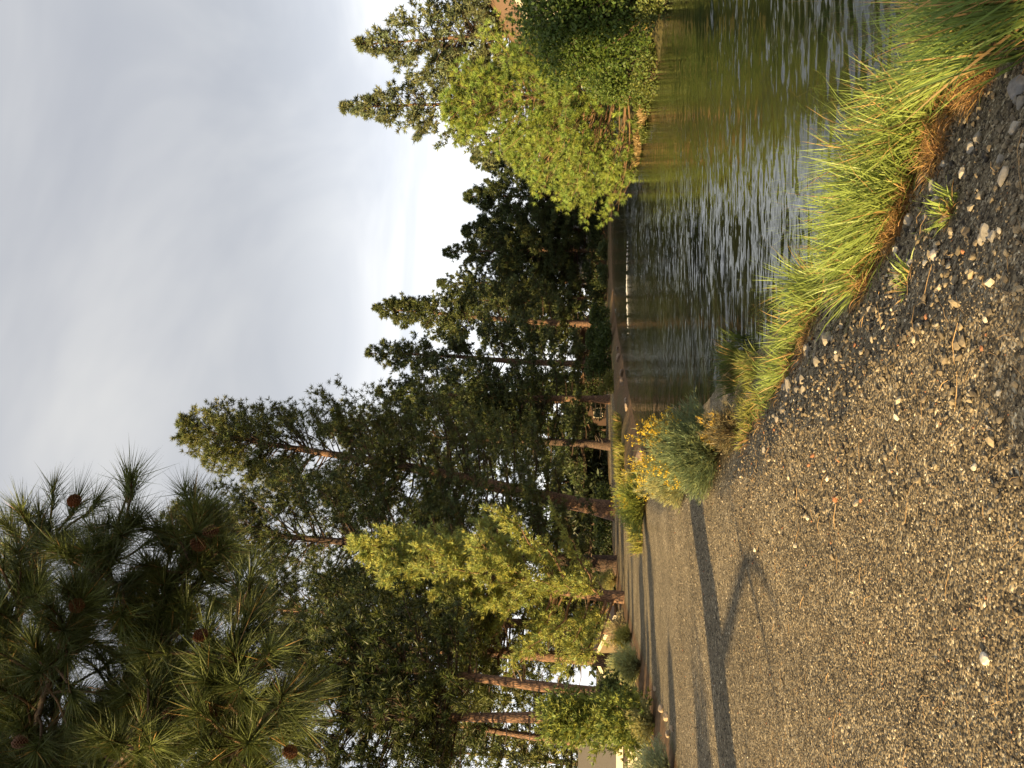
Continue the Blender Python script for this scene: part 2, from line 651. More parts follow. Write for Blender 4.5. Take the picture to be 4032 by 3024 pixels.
def terrain(P):
    """height and masks for an (n,2) array of points"""
    P = np.asarray(P, float)
    x, y = P[:, 0], P[:, 1]
    sd = poly_sd(P, RIVER) + 0.12 * wob(x, y, 1.7, 3)
    z = np.interp(sd, [-8, -2.0, 0, 0.3, 0.85, 1.35, 1.85, 2.3, 3.2], [-1.9, -1.0, -0.45, -0.41, -0.26, -0.09, 0.06, 0.055, 0.0])
    pd = poly_sd(P, PATHPOLY)
    ld = -poly_sd(P, LEFTPOLY)        # > 0 left of the path
    s = np.clip((ld - 2.0) / 13.0, 0, 1)
    s = s * s * (3 - 2 * s)
    z = z - 3.0 * s * (sd > 0)
    # a low mound along the left verge, and rising right bank
    z = z + 0.14 * np.exp(-((ld - 1.0) / 0.8) ** 2)
    rb = (sd > 0) & (x > 8) & (y < 75)
    z = z + np.where(rb, 0.7 * np.clip((sd - 2.5) / 7, 0, 1), 0)
    far = np.clip((np.hypot(x, y) - 60) / 60, 0, 1)
    off = np.clip(pd / 1.5, 0, 1) * np.clip((sd - 0.3) / 1.0, 0, 1)
    z = z + off * (0.07 * wob(x, y, 0.9, 5) + 0.04 * wob(x, y, 2.7, 6) + 0.4 * far * wob(x, y, 0.12, 8))
    z = z + 0.012 * wob(x, y, 1.1, 9) + 0.006 * wob(x, y, 5.0, 10) * np.exp(-np.hypot(x, y) / 20)
    return z, sd, pd, ld


def gz(x, y):
    return float(terrain(np.array([[x, y]]))[0][0])


def build_ground():
    rr = np.concatenate([[0.0], np.geomspace(0.5, 2200, 290)])
    aa = np.concatenate([np.linspace(-180, -42, 46, endpoint=False), np.linspace(-42, 42, 250, endpoint=False), np.linspace(42, 180, 46, endpoint=False)])
    aa = np.radians(aa)
    nr, na = len(rr), len(aa)
    X = rr[:, None] * np.sin(aa)[None, :]
    Y = rr[:, None] * np.cos(aa)[None, :]
    P = np.stack([X.ravel(), Y.ravel()], 1)
    z, sd, pd, ld = terrain(P)
    V = np.column_stack([P, z])
    grav = np.clip(0.5 - pd / 1.1, 0, 1)
    grav = np.maximum(grav, np.clip((1.9 - np.abs(sd - 1.0)), 0, 1) * (P[:, 1] < 24) * (P[:, 0] < 6) * 0.9)
    soil = np.clip(1 - sd / 2.0, 0, 1)
    grass = np.clip(0.6 * wob(P[:, 0], P[:, 1], 0.5, 21) + 0.45, 0, 1) * np.clip((sd - 0.4) / 1.5, 0, 1)
    grass = grass * np.where((ld > 0) & (P[:, 1] < 60), np.clip((ld - 1.5) / 1.5, 0, 1), 1)
    rbk = (P[:, 0] > 8) & (P[:, 1] < 75)
    grass = np.where(rbk, np.maximum(grass, 0.8), grass)
    C = np.stack([grav, soil, grass], 1)
    i = np.arange(1, nr - 1)[:, None] * na
    j = np.arange(na)[None, :]
    j2 = (j + 1) % na
    Q = np.stack([i + j, i + na + j, i + na + j2, i + j2], -1).reshape(-1, 4)
    # inner fan
    jj = np.arange(na)
    T = np.stack([np.zeros(na, int), na + jj, na + (jj + 1) % na], 1)
    cen = V[Q].mean(1)
    pq = poly_sd(cen[:, :2], PATHPOLY) < 0
    tq = poly_sd(V[T].mean(1)[:, :2], PATHPOLY) < 0

    def part(name, tri, quad):
        used = np.unique(np.concatenate([tri.ravel(), quad.ravel()]))
        mp = np.full(len(V), -1)
        mp[used] = np.arange(len(used))
        o = mesh_obj(name, V[used], [mp[f] for f in (tri, quad) if len(f)], M_GROUND, None, C[used], True)
        tag(o, kind='structure')
        return o
    part('gravel_path', T[tq], Q[pq])
    part('ground', T[~tq], Q[~pq])


build_ground()

# water sheet, a little larger than the outline so the bank cuts its edge
wx0, wx1, wy0, wy1 = -8, 70, -45, 118
g = mesh_obj('river', [(wx0, wy0, -0.45), (wx1, wy0, -0.45), (wx1, wy1, -0.45), (wx0, wy1, -0.45)], [(0, 1, 2, 3)], M_WATER)
tag(g, kind='structure')


# ------------------------------------------------------------------ foliage kit
def tufts(rng, C, D, n, length, width, spread, col, colvar=0.38, bias=None, droop=0.0):
    """needle tufts: kite-shaped needles fanning from each centre C along D"""
    m = len(C)
    C = np.repeat(C, n, 0)
    Dd = np.repeat(unit(D), n, 0)
    r = unit(rng.normal(size=(m * n, 3)))
    d = unit(Dd * (1.0 - spread * rng.uniform(0.3, 1.0, (m * n, 1))) + r * spread * 1.25)
    d[:, 2] -= droop
    d = unit(d)
    ln = length * rng.uniform(0.6, 1.1, (m * n, 1))
    side = unit(np.cross(d, unit(rng.normal(size=(m * n, 3)))))
    w = width * rng.uniform(0.7, 1.2, (m * n, 1))
    e = C + d * ln
    f = C + d * ln * 0.12
    V = np.stack([f - side * w * 0.55, f + side * w * 0.55, e], 1).reshape(-1, 3)
    Q = np.arange(m * n * 3).reshape(-1, 3)
    tint = np.repeat(rng.uniform(1 - colvar, 1 + colvar, (m, 1)), n, 0) * rng.uniform(0.85, 1.15, (m * n, 1))
    hue = np.repeat(rng.uniform(-0.12, 0.18, (m, 1)), n, 0)
    c = np.asarray(col)[None, :] * tint
    c = c * np.concatenate([1 + hue, np.ones_like(hue), 1 - hue], 1)
    c = np.repeat(c, 3, 0)
    return V, Q, c


def pine(name, label, x, y, tip, r, cb, seed, lean=(0, 0), n_br=110, tuft_len=0.42, tuft_n=13, tuft_w=0.07,
         col=(0.085, 0.105, 0.030), r0=None, group=None, cat='tree', dens=1.0, bark=None, brcol=(0.07, 0.045, 0.03), stubs=6,
         up0=-0.15, up1=0.75, spread=0.62, prof_lo=0.55, skew=None, twig_step=0.62, pw=0.72, brk=1.0):
    """a pine with its foot at (x, y) and its tip at height tip (world z)"""
    rng = np.random.RandomState(seed)
    zb = gz(x, y) - 0.1
    H = tip - zb
    root = empty(name, (x, y, zb))
    tag(root, label, cat, group)
    root['height'] = H
    if r0 is None:
        r0 = 0.011 * H + 0.06
    nt_ = 16
    t = np.linspace(0, 1, nt_)
    wobx = 0.012 * H * np.sin(t * rng.uniform(4, 7) + rng.uniform(0, 6)) * t * (1 - t) * 2
    woby = 0.012 * H * np.sin(t * rng.uniform(4, 7) + rng.uniform(0, 6)) * t * (1 - t) * 2
    ax = np.stack([lean[0] * t + wobx, lean[1] * t + woby, H * t], 1)
    rad = r0 * (1 - t) ** 0.8 + 0.015
    rad[0] *= 1.35
    V, Q = tube(ax, rad, 10)
    mesh_obj('trunk', V, Q, bark or M_BARK, root, None, True)
    br = Batch()
    TC, TD = [], []
    s = np.sort(rng.uniform(0, 1, n_br)) ** 0.92
    for k in range(n_br):
        sk = s[k]
        tt = cb + (1 - cb) * min(sk, 0.985)
        p0 = np.array([np.interp(tt, t, ax[:, i]) for i in range(3)])
        prof = (1 - sk) ** pw * (prof_lo + (1 - prof_lo) * min(1, sk / 0.22))
        ln = max(0.35, r * prof * rng.uniform(0.62, 1.15))
        az = rng.uniform(0, 2 * np.pi)
        if skew is not None:
            ln *= 1 + skew[1] * math.cos(az - skew[0])
        e0 = up0 + (up1 - up0) * sk + rng.uniform(-0.15, 0.15)
        hd = np.array([math.cos(az), math.sin(az), 0])
        nn = 5
        q = np.linspace(0, 1, nn)
        path = p0 + np.outer(q * ln, hd * math.cos(e0)) + np.outer(ln * (math.sin(e0) * q + 0.22 * q * q), (0, 0, 1))
        path += rng.normal(size=path.shape) * 0.035 * ln * q[:, None]
        brad = np.interp(q, [0, 1], [(0.010 * ln + 0.02) * brk, 0.008 * brk])
        V, Q = tube(path, brad, 4)
        br.add(V, Q, np.array(brcol) * rng.uniform(0.7, 1.3))
        tanv = unit(path[-1] - path[-2])
        nt2 = max(2, int(dens * ln / twig_step * 2.2))
        for w in range(nt2):
            u = rng.uniform(0.28, 1.0)
            b0 = np.array([np.interp(u, q, path[:, i]) for i in range(3)])
            sd_ = np.cross(hd, (0, 0, 1)) * rng.choice([-1, 1])
            dv = unit(hd * rng.uniform(0.2, 0.9) + sd_ * rng.uniform(0.2, 1.0) + np.array([0, 0, rng.uniform(-0.1, 0.7)]))
            tl = ln * 0.30 * (1.15 - 0.6 * u) * rng.uniform(0.5, 1.2) + 0.15
            b1 = b0 + dv * tl
            if w % 3 == 0:
                V, Q = tube(np.stack([b0, b1]), [0.017 * brk, 0.008 * brk], 3)
                br.add(V, Q, np.array(brcol) * rng.uniform(0.7, 1.3))
            TC.append(b1)
            TD.append(dv + np.array([0, 0, 0.35]))
            if rng.uniform() < 0.6:
                TC.append(b0 + dv * tl * rng.uniform(0.35, 0.75) + rng.normal(size=3) * 0.1)
                TD.append(dv * 0.5 + rng.normal(size=3) * 0.4 + np.array([0, 0, 0.4]))
        TC.append(path[-1])
        TD.append(tanv)
    TC.append(ax[-1])
    TD.append(np.array([0, 0, 1.0]))
    # dead stubs under the crown
    for k in range(stubs):
        tt = rng.uniform(cb * 0.35, cb)
        p0 = np.array([np.interp(tt, t, ax[:, i]) for i in range(3)])
        az = rng.uniform(0, 6.28)
        ln = rng.uniform(0.08, 0.35) * r
        hd = np.array([math.cos(az), math.sin(az), rng.uniform(-0.3, 0.3)])
        V, Q = tube(np.stack([p0, p0 + hd * ln * 0.6, p0 + hd * ln + (0, 0, 0.1 * ln)]), [0.03, 0.022, 0.008], 4)
        br.add(V, Q, (0.16, 0.12, 0.09))
    br.build('branches', M_TWIG, root)['kind'] = 'stuff'
    V, Q, c = tufts(rng, np.array(TC), np.array(TD), tuft_n, tuft_len, tuft_w, spread, col)
    mesh_obj('crown', V, Q, M_NEEDLE, root, c)
    return root


def pine_clone(src, label, x, y, tip, rot, wide=1.0, group=None):
    """a copy of a finished tree and of each of its parts, resized and turned"""
    zb = gz(x, y) - 0.1
    k = (tip - zb) / src['height']
    r = src.copy()
    COL.objects.link(r)
    r.location = (x, y, zb)
    r.scale = (k * wide, k * wide, k)
    r.rotation_euler = (0, 0, rot)
    tag(r, label, 'tree', group)
    for ch in list(src.children):
        c = ch.copy()
        COL.objects.link(c)
        c.parent = r
    return r


# ------------------------------------------------------------------ trees
GR_FAR = 'pines along the far shore'
FARC = (0.066, 0.088, 0.028)
far_a = pine('pine_tree', 'dark pine just left of the bushy bright young pine on the right bank', 32.3, 118, 19.2, 6.6, 0.06, 11, col=FARC, n_br=190, tuft_len=0.46, tuft_w=0.085, tuft_n=20, dens=1.3, group=GR_FAR)
pine_clone(far_a, 'far shore pine with a narrow pale top, nearest the bright young pine', 25.6, 112, 19.3, 2.1, 0.95, GR_FAR)
pine_clone(far_a, 'broad dark pine at the middle of the far shore, behind its neighbours', 22.6, 121, 21.0, 4.0, 1.00, GR_FAR)
far_b = pine('pine_tree', 'far shore pine with a ragged sloping crown above the tan shingle roof', 18.7, 116, 22.8, 6.4, 0.1, 14, col=(0.078, 0.098, 0.032), n_br=190, tuft_len=0.46, tuft_w=0.085, tuft_n=20, dens=1.3, group=GR_FAR)
pine_clone(far_b, 'taller far shore pine with sunlit top just right of the foam streak', 15.2, 123, 25.0, 2.6, 0.95, GR_FAR)
pine_clone(far_b, 'dense dark pine filling the gap behind the orange-trunked pine', 12.0, 117, 20.5, 4.4, 1.00, GR_FAR)
pine('pine_tree', 'tall thin-topped pine with a sunlit orange trunk by the water', 7.5, 107, 30.6, 6.8, 0.11, 17, lean=(2.4, 0), col=(0.078, 0.098, 0.032), n_br=200, tuft_len=0.55, tuft_w=0.12, tuft_n=14, r0=0.5, dens=1.3)
pine('pine_tree', 'tall open pine rising behind the dark waterside shrubs', 2.1, 92, 27.3, 6.6, 0.10, 18, lean=(1.45, 0), col=(0.075, 0.095, 0.030), n_br=170, tuft_len=0.5, tuft_w=0.10, tuft_n=14, r0=0.42, dens=1.1)
pine('pine_tree', 'dark pine at the far bend of the gravel path', -2.5, 118, 24.0, 6.8, 0.10, 19, col=FARC, n_br=170, tuft_len=0.6, tuft_w=0.13, tuft_n=14, dens=1.3)
pine('pine_tree', 'dark pine between the tall open pine and the very tall leaning one', -1.6, 85, 24.3, 6.4, 0.10, 33, lean=(0.8, 0), col=FARC, n_br=170, tuft_len=0.5, tuft_w=0.10, tuft_n=14, r0=0.36, dens=1.1)
pine('pine_tree', 'shorter dark pine behind the trunk of the very tall leaning pine', -6.8, 100, 15.0, 5.0, 0.06, 34, col=FARC, n_br=130, tuft_len=0.55, tuft_w=0.13, tuft_n=11, r0=0.25, dens=1.2)
pine('pine_tree', 'dark pine filling in right behind the very tall leaning pine', -6.2, 84, 30.0, 7.6, 0.08, 35, lean=(1.5, 0), col=FARC, n_br=210, tuft_len=0.5, tuft_w=0.10, tuft_n=13, r0=0.4, dens=1.1, bark=M_BARKD)
pine('pine_tree', 'very tall leaning pine with a thick trunk beside the path bend', -10.2, 67, 36.6, 9.0, 0.11, 20, lean=(6.7, 0), col=(0.105, 0.122, 0.034), n_br=340, tuft_len=0.46, tuft_w=0.055, tuft_n=19, r0=0.62, stubs=12, dens=1.2, pw=0.62)
pine('pine_tree', 'huge dark pine left of the leaning pine, behind the hanging needles', -12.6, 58, 32.5, 7.8, 0.06, 21, lean=(2.4, 0), col=(0.072, 0.090, 0.024), n_br=300, tuft_len=0.44, tuft_w=0.055, tuft_n=19, r0=0.5, dens=1.15, pw=0.5, bark=M_BARKD, stubs=12)
pine('pine_tree', 'dark pine standing right behind the yellow-green juniper', -14.6, 50, 25.5, 6.6, 0.10, 22, lean=(0.6, 0), col=(0.070, 0.088, 0.024), n_br=230, tuft_len=0.42, tuft_w=0.055, tuft_n=19, r0=0.38, stubs=12, dens=1.2)
pine('pine_tree', 'pine with a reddish trunk close left of the juniper', -14.6, 44, 19.5, 5.2, 0.28, 23, lean=(0.4, 0), col=(0.085, 0.102, 0.026), n_br=180, tuft_len=0.40, tuft_w=0.055, tuft_n=19, r0=0.36, stubs=10, dens=1.2)
pine('pine_tree', 'right-leaning pine of the pair whose trunks spread in a V', -11.6, 31, 13.2, 3.4, 0.46, 24, lean=(0.9, 0.3), col=(0.053, 0.069, 0.015), n_br=120, tuft_len=0.36, tuft_w=0.045, tuft_n=20, r0=0.24, stubs=8, dens=1.2, bark=M_BARK)
pine('pine_tree', 'left-leaning pine of the pair whose trunks spread in a V', -12.0, 30.4, 13.6, 3.6, 0.48, 25, lean=(-0.9, 0.2), col=(0.048, 0.063, 0.015), n_br=120, tuft_len=0.36, tuft_w=0.045, tuft_n=20, r0=0.25, stubs=8, dens=1.2, bark=M_BARK)
pine('pine_tree', 'slim pine with a bright orange trunk leaning right, left of the V pair', -20.2, 46, 15.5, 3.4, 0.5, 26, lean=(1.6, 0), col=(0.053, 0.069, 0.018), n_br=90, tuft_len=0.4, tuft_w=0.072, tuft_n=14, r0=0.24)
pine('pine_tree', 'pale green open pine with a long orange trunk near the left edge', -24.6, 55, 15.6, 4.2, 0.22, 27, lean=(2.0, 0), col=(0.125, 0.145, 0.045), n_br=130, tuft_len=0.42, tuft_w=0.084, tuft_n=14, r0=0.3, dens=1.0)
pine('pine_tree', 'pale pine at the left edge, standing over the beige house roof', -27.5, 60, 14.0, 4.2, 0.2, 28, lean=(0.5, 0), col=(0.125, 0.145, 0.045), n_br=120, tuft_len=0.42, tuft_w=0.084, tuft_n=14, r0=0.28, dens=1.0)
pine('pine_tree', 'dark pine just off the left edge, only its branch tips showing', -15.2, 28, 11.2, 3.0, 0.3, 29, col=(0.040, 0.052, 0.017), n_br=70, tuft_len=0.30, tuft_w=0.035, tuft_n=16, r0=0.2)
pine('pine_tree', 'tall blue-green pine behind the bushy young pine, left of two', 21.2, 62, 20.7, 5.2, 0.2, 30, pw=0.85, col=(0.125, 0.150, 0.072), n_br=190, tuft_len=0.42, tuft_w=0.096, tuft_n=14, r0=0.26, dens=1.0, group='pines behind the right bank')
pine('pine_tree', 'tall blue-green pine behind the leafy shrub, right of two', 24.6, 58, 18.3, 5.4, 0.2, 31, lean=(-0.2, 0), pw=0.85, col=(0.118, 0.142, 0.066), n_br=190, tuft_len=0.42, tuft_w=0.096, tuft_n=14, r0=0.26, dens=1.0, group='pines behind the right bank')

YC = (0.205, 0.275, 0.055)
pine('young_pine', 'large bushy bright green young pine on the right bank over the water', 11.3, 32.6, 7.3, 4.2, 0.03, 41, col=YC, n_br=210, tuft_len=0.25, tuft_w=0.020, tuft_n=44, r0=0.13, stubs=0, up0=-0.05, up1=0.9, spread=0.45, dens=1.0, brcol=(0.19, 0.115, 0.06), prof_lo=0.85, twig_step=0.55, brk=0.55)
pine('young_pine', 'smaller bright young pine reaching low over the water, left of the bushy one', 10.7, 37.5, 5.3, 3.4, 0.03, 42, col=YC, n_br=130, tuft_len=0.25, tuft_w=0.020, tuft_n=44, r0=0.09, stubs=0, up0=-0.12, up1=0.9, spread=0.5, dens=1.1, brcol=(0.19, 0.115, 0.06), prof_lo=0.9, twig_step=0.55, brk=0.55)
pine('young_pine', 'young pine between the bushy bright pine and the leafy shrub', 12.2, 30.8, 4.3, 2.4, 0.04, 43, col=(0.15, 0.21, 0.045), n_br=110, tuft_len=0.25, tuft_w=0.020, tuft_n=44, r0=0.09, stubs=0, up0=-0.05, up1=0.9, spread=0.5, dens=1.0, brcol=(0.17, 0.10, 0.055), prof_lo=0.85, twig_step=0.55, brk=0.55)


def juniper(name, label, x, y, tip, r, seed, col, n_br=150, tl=0.30, tw=0.075, tn=9, lean=0.0, dens=1.0, tight=1.0):
    rng = np.random.RandomState(seed)
    zb = gz(x, y) - 0.1
    H = tip - zb
    root = empty(name, (x, y, zb))
    tag(root, label, 'tree')
    t = np.linspace(0, 1, 12)
    ax = np.stack([lean * t ** 1.5, 0.02 * H * np.sin(3 * t), H * t], 1)
    V, Q = tube(ax, 0.022 * H * (1 - t) + 0.02, 9)
    mesh_obj('trunk', V, Q, M_BARK, root, None, True)
    br = Batch()
    TC, TD = [], []
    for k in range(n_br):
        s = rng.uniform(0.02, 0.99) ** 0.85
        p0 = np.array([np.interp(s, t, ax[:, i]) for i in range(3)])
        # several leaders: lumpy outline
        az = rng.uniform(0, 2 * np.pi)
        lump = 1 + 0.28 * math.sin(3 * az + 9 * s + seed) + 0.15 * math.sin(17 * s + 2 * az)
        ln = r * ((1 - s) ** 0.8 * (0.75 + 0.25 * min(1, s / 0.2)) + 0.03) * lump * rng.uniform(0.75, 1.1)
        ln = max(ln, 0.3)
        e0 = rng.uniform(0.15, 0.55) + 0.5 * s
        hd = np.array([math.cos(az), math.sin(az), 0])
        q = np.linspace(0, 1, 6)
        path = p0 + np.outer(q * ln, hd) + np.outer(ln * (0.25 * math.sin(e0) * q + 0.45 * q * q), (0, 0, 1))
        path += rng.normal(size=path.shape) * 0.05 * ln * q[:, None]
        V, Q = tube(path, np.linspace(0.02 + 0.012 * ln, 0.008, 6), 4)
        br.add(V, Q, np.array((0.20, 0.12, 0.07)) * rng.uniform(0.7, 1.3))
        m = int(dens * (8 + ln * 13))
        u = rng.uniform(0.25, 1.0, m)
        b0 = np.stack([np.interp(u, q, path[:, i]) for i in range(3)], 1)
        dv = unit(hd * rng.uniform(0.1, 0.9, (m, 1)) + rng.normal(size=(m, 3)) * 0.45 + np.array([0, 0, 0.55]))
        spread = (0.12 + 0.20 * ln * (1.1 - 0.8 * u)) * tight
        b1 = b0 + dv * (spread * rng.uniform(0.2, 1.0, m))[:, None] + rng.normal(size=(m, 3)) * 0.08
        # a spray: three tufts climbing one twig
        for f in (0.0, 0.16, 0.32):
            TC.append(b1 + dv * f)
            TD.append(dv + np.array([0, 0, 0.3]))
    br.build('branches', M_TWIG, root)['kind'] = 'stuff'
    TC = np.concatenate(TC)
    TD = np.concatenate(TD)
    V, Q, c = tufts(rng, TC, TD, tn, tl, tw, 0.45, col, 0.3)
    mesh_obj('crown', V, Q, M_LEAF, root, c)
    return root


juniper('juniper_tree', 'large sunlit yellow-green juniper at the left side of the path', -11.0, 43, 14.4, 4.6, 51, (0.34, 0.375, 0.105), n_br=135, lean=2.4, tn=11, tl=0.26, tw=0.04, dens=0.95, tight=0.6)
juniper('juniper_tree', 'small yellow-green young juniper on the left verge beside two pale shrubs', -8.25, 20.5, 2.45, 0.72, 52, (0.22, 0.26, 0.06), n_br=70, tl=0.16, tw=0.04, tn=7)
juniper('juniper_tree', 'small round green juniper at the foot of the V-trunked pines', -9.7, 24.5, 1.3, 0.9, 53, (0.11, 0.14, 0.04), n_br=60, tl=0.16, tw=0.04, tn=7)


def leafy_shrub(name, label, x, y, h, rx, ry, seed, col, n=9000, leaf=0.09, group=None, cat='shrub', lobes=9):
    rng = np.random.RandomState(seed)
    zb = gz(x, y) - 0.05
    root = empty(name, (x, y, zb))
    tag(root, label, cat, group)
    br = Batch()
    cs = []
    for k in range(lobes):
        a = rng.uniform(0, 6.28)
        rr_ = math.sqrt(rng.uniform(0, 1)) * 0.75
        zz = rng.uniform(0.25, 0.80) * h
        c = np.array([rx * rr_ * math.cos(a), ry * rr_ * math.sin(a), zz])
        cs.append((c, np.array([rx * 0.45, ry * 0.45, min(h * 0.24, h - zz)]) * rng.uniform(0.8, 1.2)))
        for q in range(3):
            tip_ = c + rng.normal(size=3) * np.array([rx, ry, h]) * 0.12
            b0 = np.array([rng.uniform(-0.2, 0.2) * rx, rng.uniform(-0.2, 0.2) * ry, 0])
            V, Q = tube(spline([b0, 0.5 * (b0 + tip_) + rng.normal(size=3) * 0.08 * h, tip_], 6), np.linspace(0.006 * h + 0.006, 0.004, 6), 4)
            br.add(V, Q, np.array((0.12, 0.08, 0.05)) * rng.uniform(0.7, 1.3))
    br.build('stems', M_TWIG, root)
    per = n // lobes
    PC = []
    for c, e in cs:
        d = unit(rng.normal(size=(per, 3)))
        rad = rng.uniform(0.25, 1.05, (per, 1)) ** 0.55
        p = c + d * e * rad + rng.normal(size=(per, 3)) * 0.05 * h * 0.5
        PC.append(p)
    # skirt of leaves down to the ground
    m = per * 2
    a = rng.uniform(0, 6.28, m)
    rr_ = rng.uniform(0.5, 0.95, m)
    PC.append(np.stack([rx * rr_ * np.cos(a), ry * rr_ * np.sin(a), rng.uniform(0.03, 0.5, m) * h], 1))
    P = np.concatenate(PC)
    P[:, 2] = np.abs(P[:, 2])
    k = len(P)
    nrm = unit(rng.normal(size=(k, 3)) + np.array([0, 0, 0.6]))
    tx = unit(np.cross(nrm, unit(rng.normal(size=(k, 3)))))
    ty = np.cross(nrm, tx)
    s = leaf * rng.uniform(0.6, 1.2, (k, 1))
    V = np.stack([P - tx * s * 0.55, P + ty * s * 0.32 + nrm * s * 0.06, P + tx * s * 0.55, P - ty * s * 0.32 + nrm * s * 0.06], 1).reshape(-1, 3)
    Q = np.arange(k * 4).reshape(-1, 4)
    t_ = rng.uniform(0.65, 1.35, (k, 1))
    hu = rng.uniform(-0.1, 0.2, (k, 1))
    c = np.asarray(col)[None, :] * t_ * np.concatenate([1 + hu, np.ones_like(hu), 1 - hu], 1)
    mesh_obj('foliage', V, Q, M_LEAF, root, np.repeat(c, 4, 0))
    return root


leafy_shrub('leafy_shrub', 'big leafy green shrub at the water edge in the right corner of the far bank', 11.3, 24.3, 4.5, 2.5, 1.9, 61, (0.075, 0.120, 0.022), n=27000, leaf=0.12, lobes=22)
leafy_shrub('leafy_shrub', 'low leafy shrub filling the gap under the young pine and big shrub', 10.9, 28.4, 2.4, 1.5, 1.3, 62, (0.085, 0.130, 0.026), n=9000, leaf=0.10, lobes=9)
for i, (sx_, sy_, hh, ww_) in enumerate([(10.0, 26.6, 0.9, 0.9), (10.3, 28.0, 0.8, 0.9), (10.35, 29.8, 0.7, 0.8), (9.9, 32.2, 0.55, 0.7), (10.25, 36.2, 0.6, 0.8), (10.45, 39.4, 0.8, 0.9), (10.6, 22.4, 1.0, 0.9)]):
    leafy_shrub('leafy_shrub', ('low growth at the waterline under the left side of the leafy shrub', 'low growth at the waterline between leafy shrub and bushy pine', 'low growth at the waterline under the right side of the bushy pine', 'small low growth at the waterline right below the bushy pine', 'low growth at the waterline under the left side of the bushy pine', 'low growth at the waterline at the far left tip of the right bank', 'low growth at the waterline at the picture edge below the leafy shrub')[i], sx_, sy_, hh, ww_, ww_, 81 + i, (0.11, 0.14, 0.035), n=1800, leaf=0.09, lobes=6, group='low growth at the right waterline')
leafy_shrub('leafy_shrub', 'dark shrub at the far end of the path in front of the dark brown house', -1.6, 114, 3.4, 3.6, 1.6, 60, (0.05, 0.07, 0.02), n=4000, leaf=0.25, lobes=9)
leafy_shrub('leafy_shrub', 'dark green shrub on the far bank below the tall open pine', 3.0, 79, 2.6, 3.0, 2.0, 63, (0.055, 0.085, 0.018), n=6000, leaf=0.22, lobes=9)
leafy_shrub('leafy_shrub', 'dark green shrub beside the orange trunk on the far bank', 5.6, 86, 2.2, 2.6, 1.8, 64, (0.05, 0.075, 0.016), n=5000, leaf=0.22, lobes=8)
leafy_shrub('leafy_shrub', 'small yellowish shrub on top of the bare dirt bank', 0.2, 68, 1.4, 1.1, 0.9, 65, (0.16, 0.17, 0.035), n=2500, leaf=0.14, lobes=6)
for i, (sx_, sy_, hh, lab) in enumerate([(13.5, 104, 1.8, 'rounded grey-green shrub on the far shore under the thin-topped pine'), (17.5, 108.5, 1.5, 'low shrub on the far shore right of the foam streak'), (24.5, 113.5, 1.6, 'low dark shrub on the far shore near the bright young pine'), (29, 114.5, 1.7, 'far shore shrub mostly hidden behind the bright young pine')]):
    leafy_shrub('leafy_shrub', lab, sx_, sy_, hh, 1.5, 1.2, 70 + i, (0.07, 0.095, 0.03), n=1800, leaf=0.2, lobes=6, group='low shrubs on the far shore')
leafy_shrub('leafy_shrub', 'broad dark thicket under the far shore pines behind the foam streak', 12.8, 112, 3.6, 3.6, 1.5, 76, (0.05, 0.07, 0.022), n=4000, leaf=0.25, lobes=9)
leafy_shrub('leafy_shrub', 'dark thicket on the far shore right of the orange trunk', 20.0, 113, 3.0, 3.6, 1.5, 77, (0.05, 0.07, 0.022), n=4000, leaf=0.25, lobes=9)
leafy_shrub('leafy_shrub', 'dark bushy undergrowth at the foot of the very tall leaning pine', -11.6, 74, 2.2, 3.0, 1.6, 80, (0.05, 0.075, 0.018), n=5000, leaf=0.18, lobes=8)


def distant_wood():
    """the wood beyond the houses: crowns that run together"""
    rng = np.random.RandomState(880)
    TC, TD = [], []
    br = Batch()
    for k in range(95):
        if k < 60:
            x_, y_ = rng.uniform(-55, 48), rng.uniform(134, 170)
            h_ = rng.uniform(9, 15) if x_ > 8 else rng.uniform(5, 9)
        else:
            x_, y_ = rng.uniform(-34, -10), rng.uniform(92, 125)
            h_ = rng.uniform(5.5, 8.5)
        zb = -1.5
        V, Q = tube(np.array([(x_, y_, zb), (x_, y_, zb + h_)]), [0.25, 0.05], 5)
        br.add(V, Q, (0.10, 0.06, 0.04))
        m = 110
        f = rng.uniform(0.05, 1, m) ** 1.2
        a_ = rng.uniform(0, 6.28, m)
        rr_ = 3.6 * (1 - f) ** 0.7 * np.sqrt(rng.uniform(0.1, 1, m)) + 0.2
        TC.append(np.stack([x_ + rr_ * np.cos(a_), y_ + rr_ * np.sin(a_), zb + h_ * f], 1))
        TD.append(np.stack([np.cos(a_), np.sin(a_), np.full(m, 0.6)], 1))
    V, Q, c = tufts(rng, np.concatenate(TC), np.concatenate(TD), 8, 1.15, 0.38, 0.6, (0.040, 0.052, 0.018))
    root = mesh_obj('distant_wood', V, Q, M_NEEDLE, None, c)
    tag(root, 'dark band of distant wood closing the view beyond the houses', kind='stuff')
    br.build('trunks', M_TWIG, root)['kind'] = 'stuff'


distant_wood()


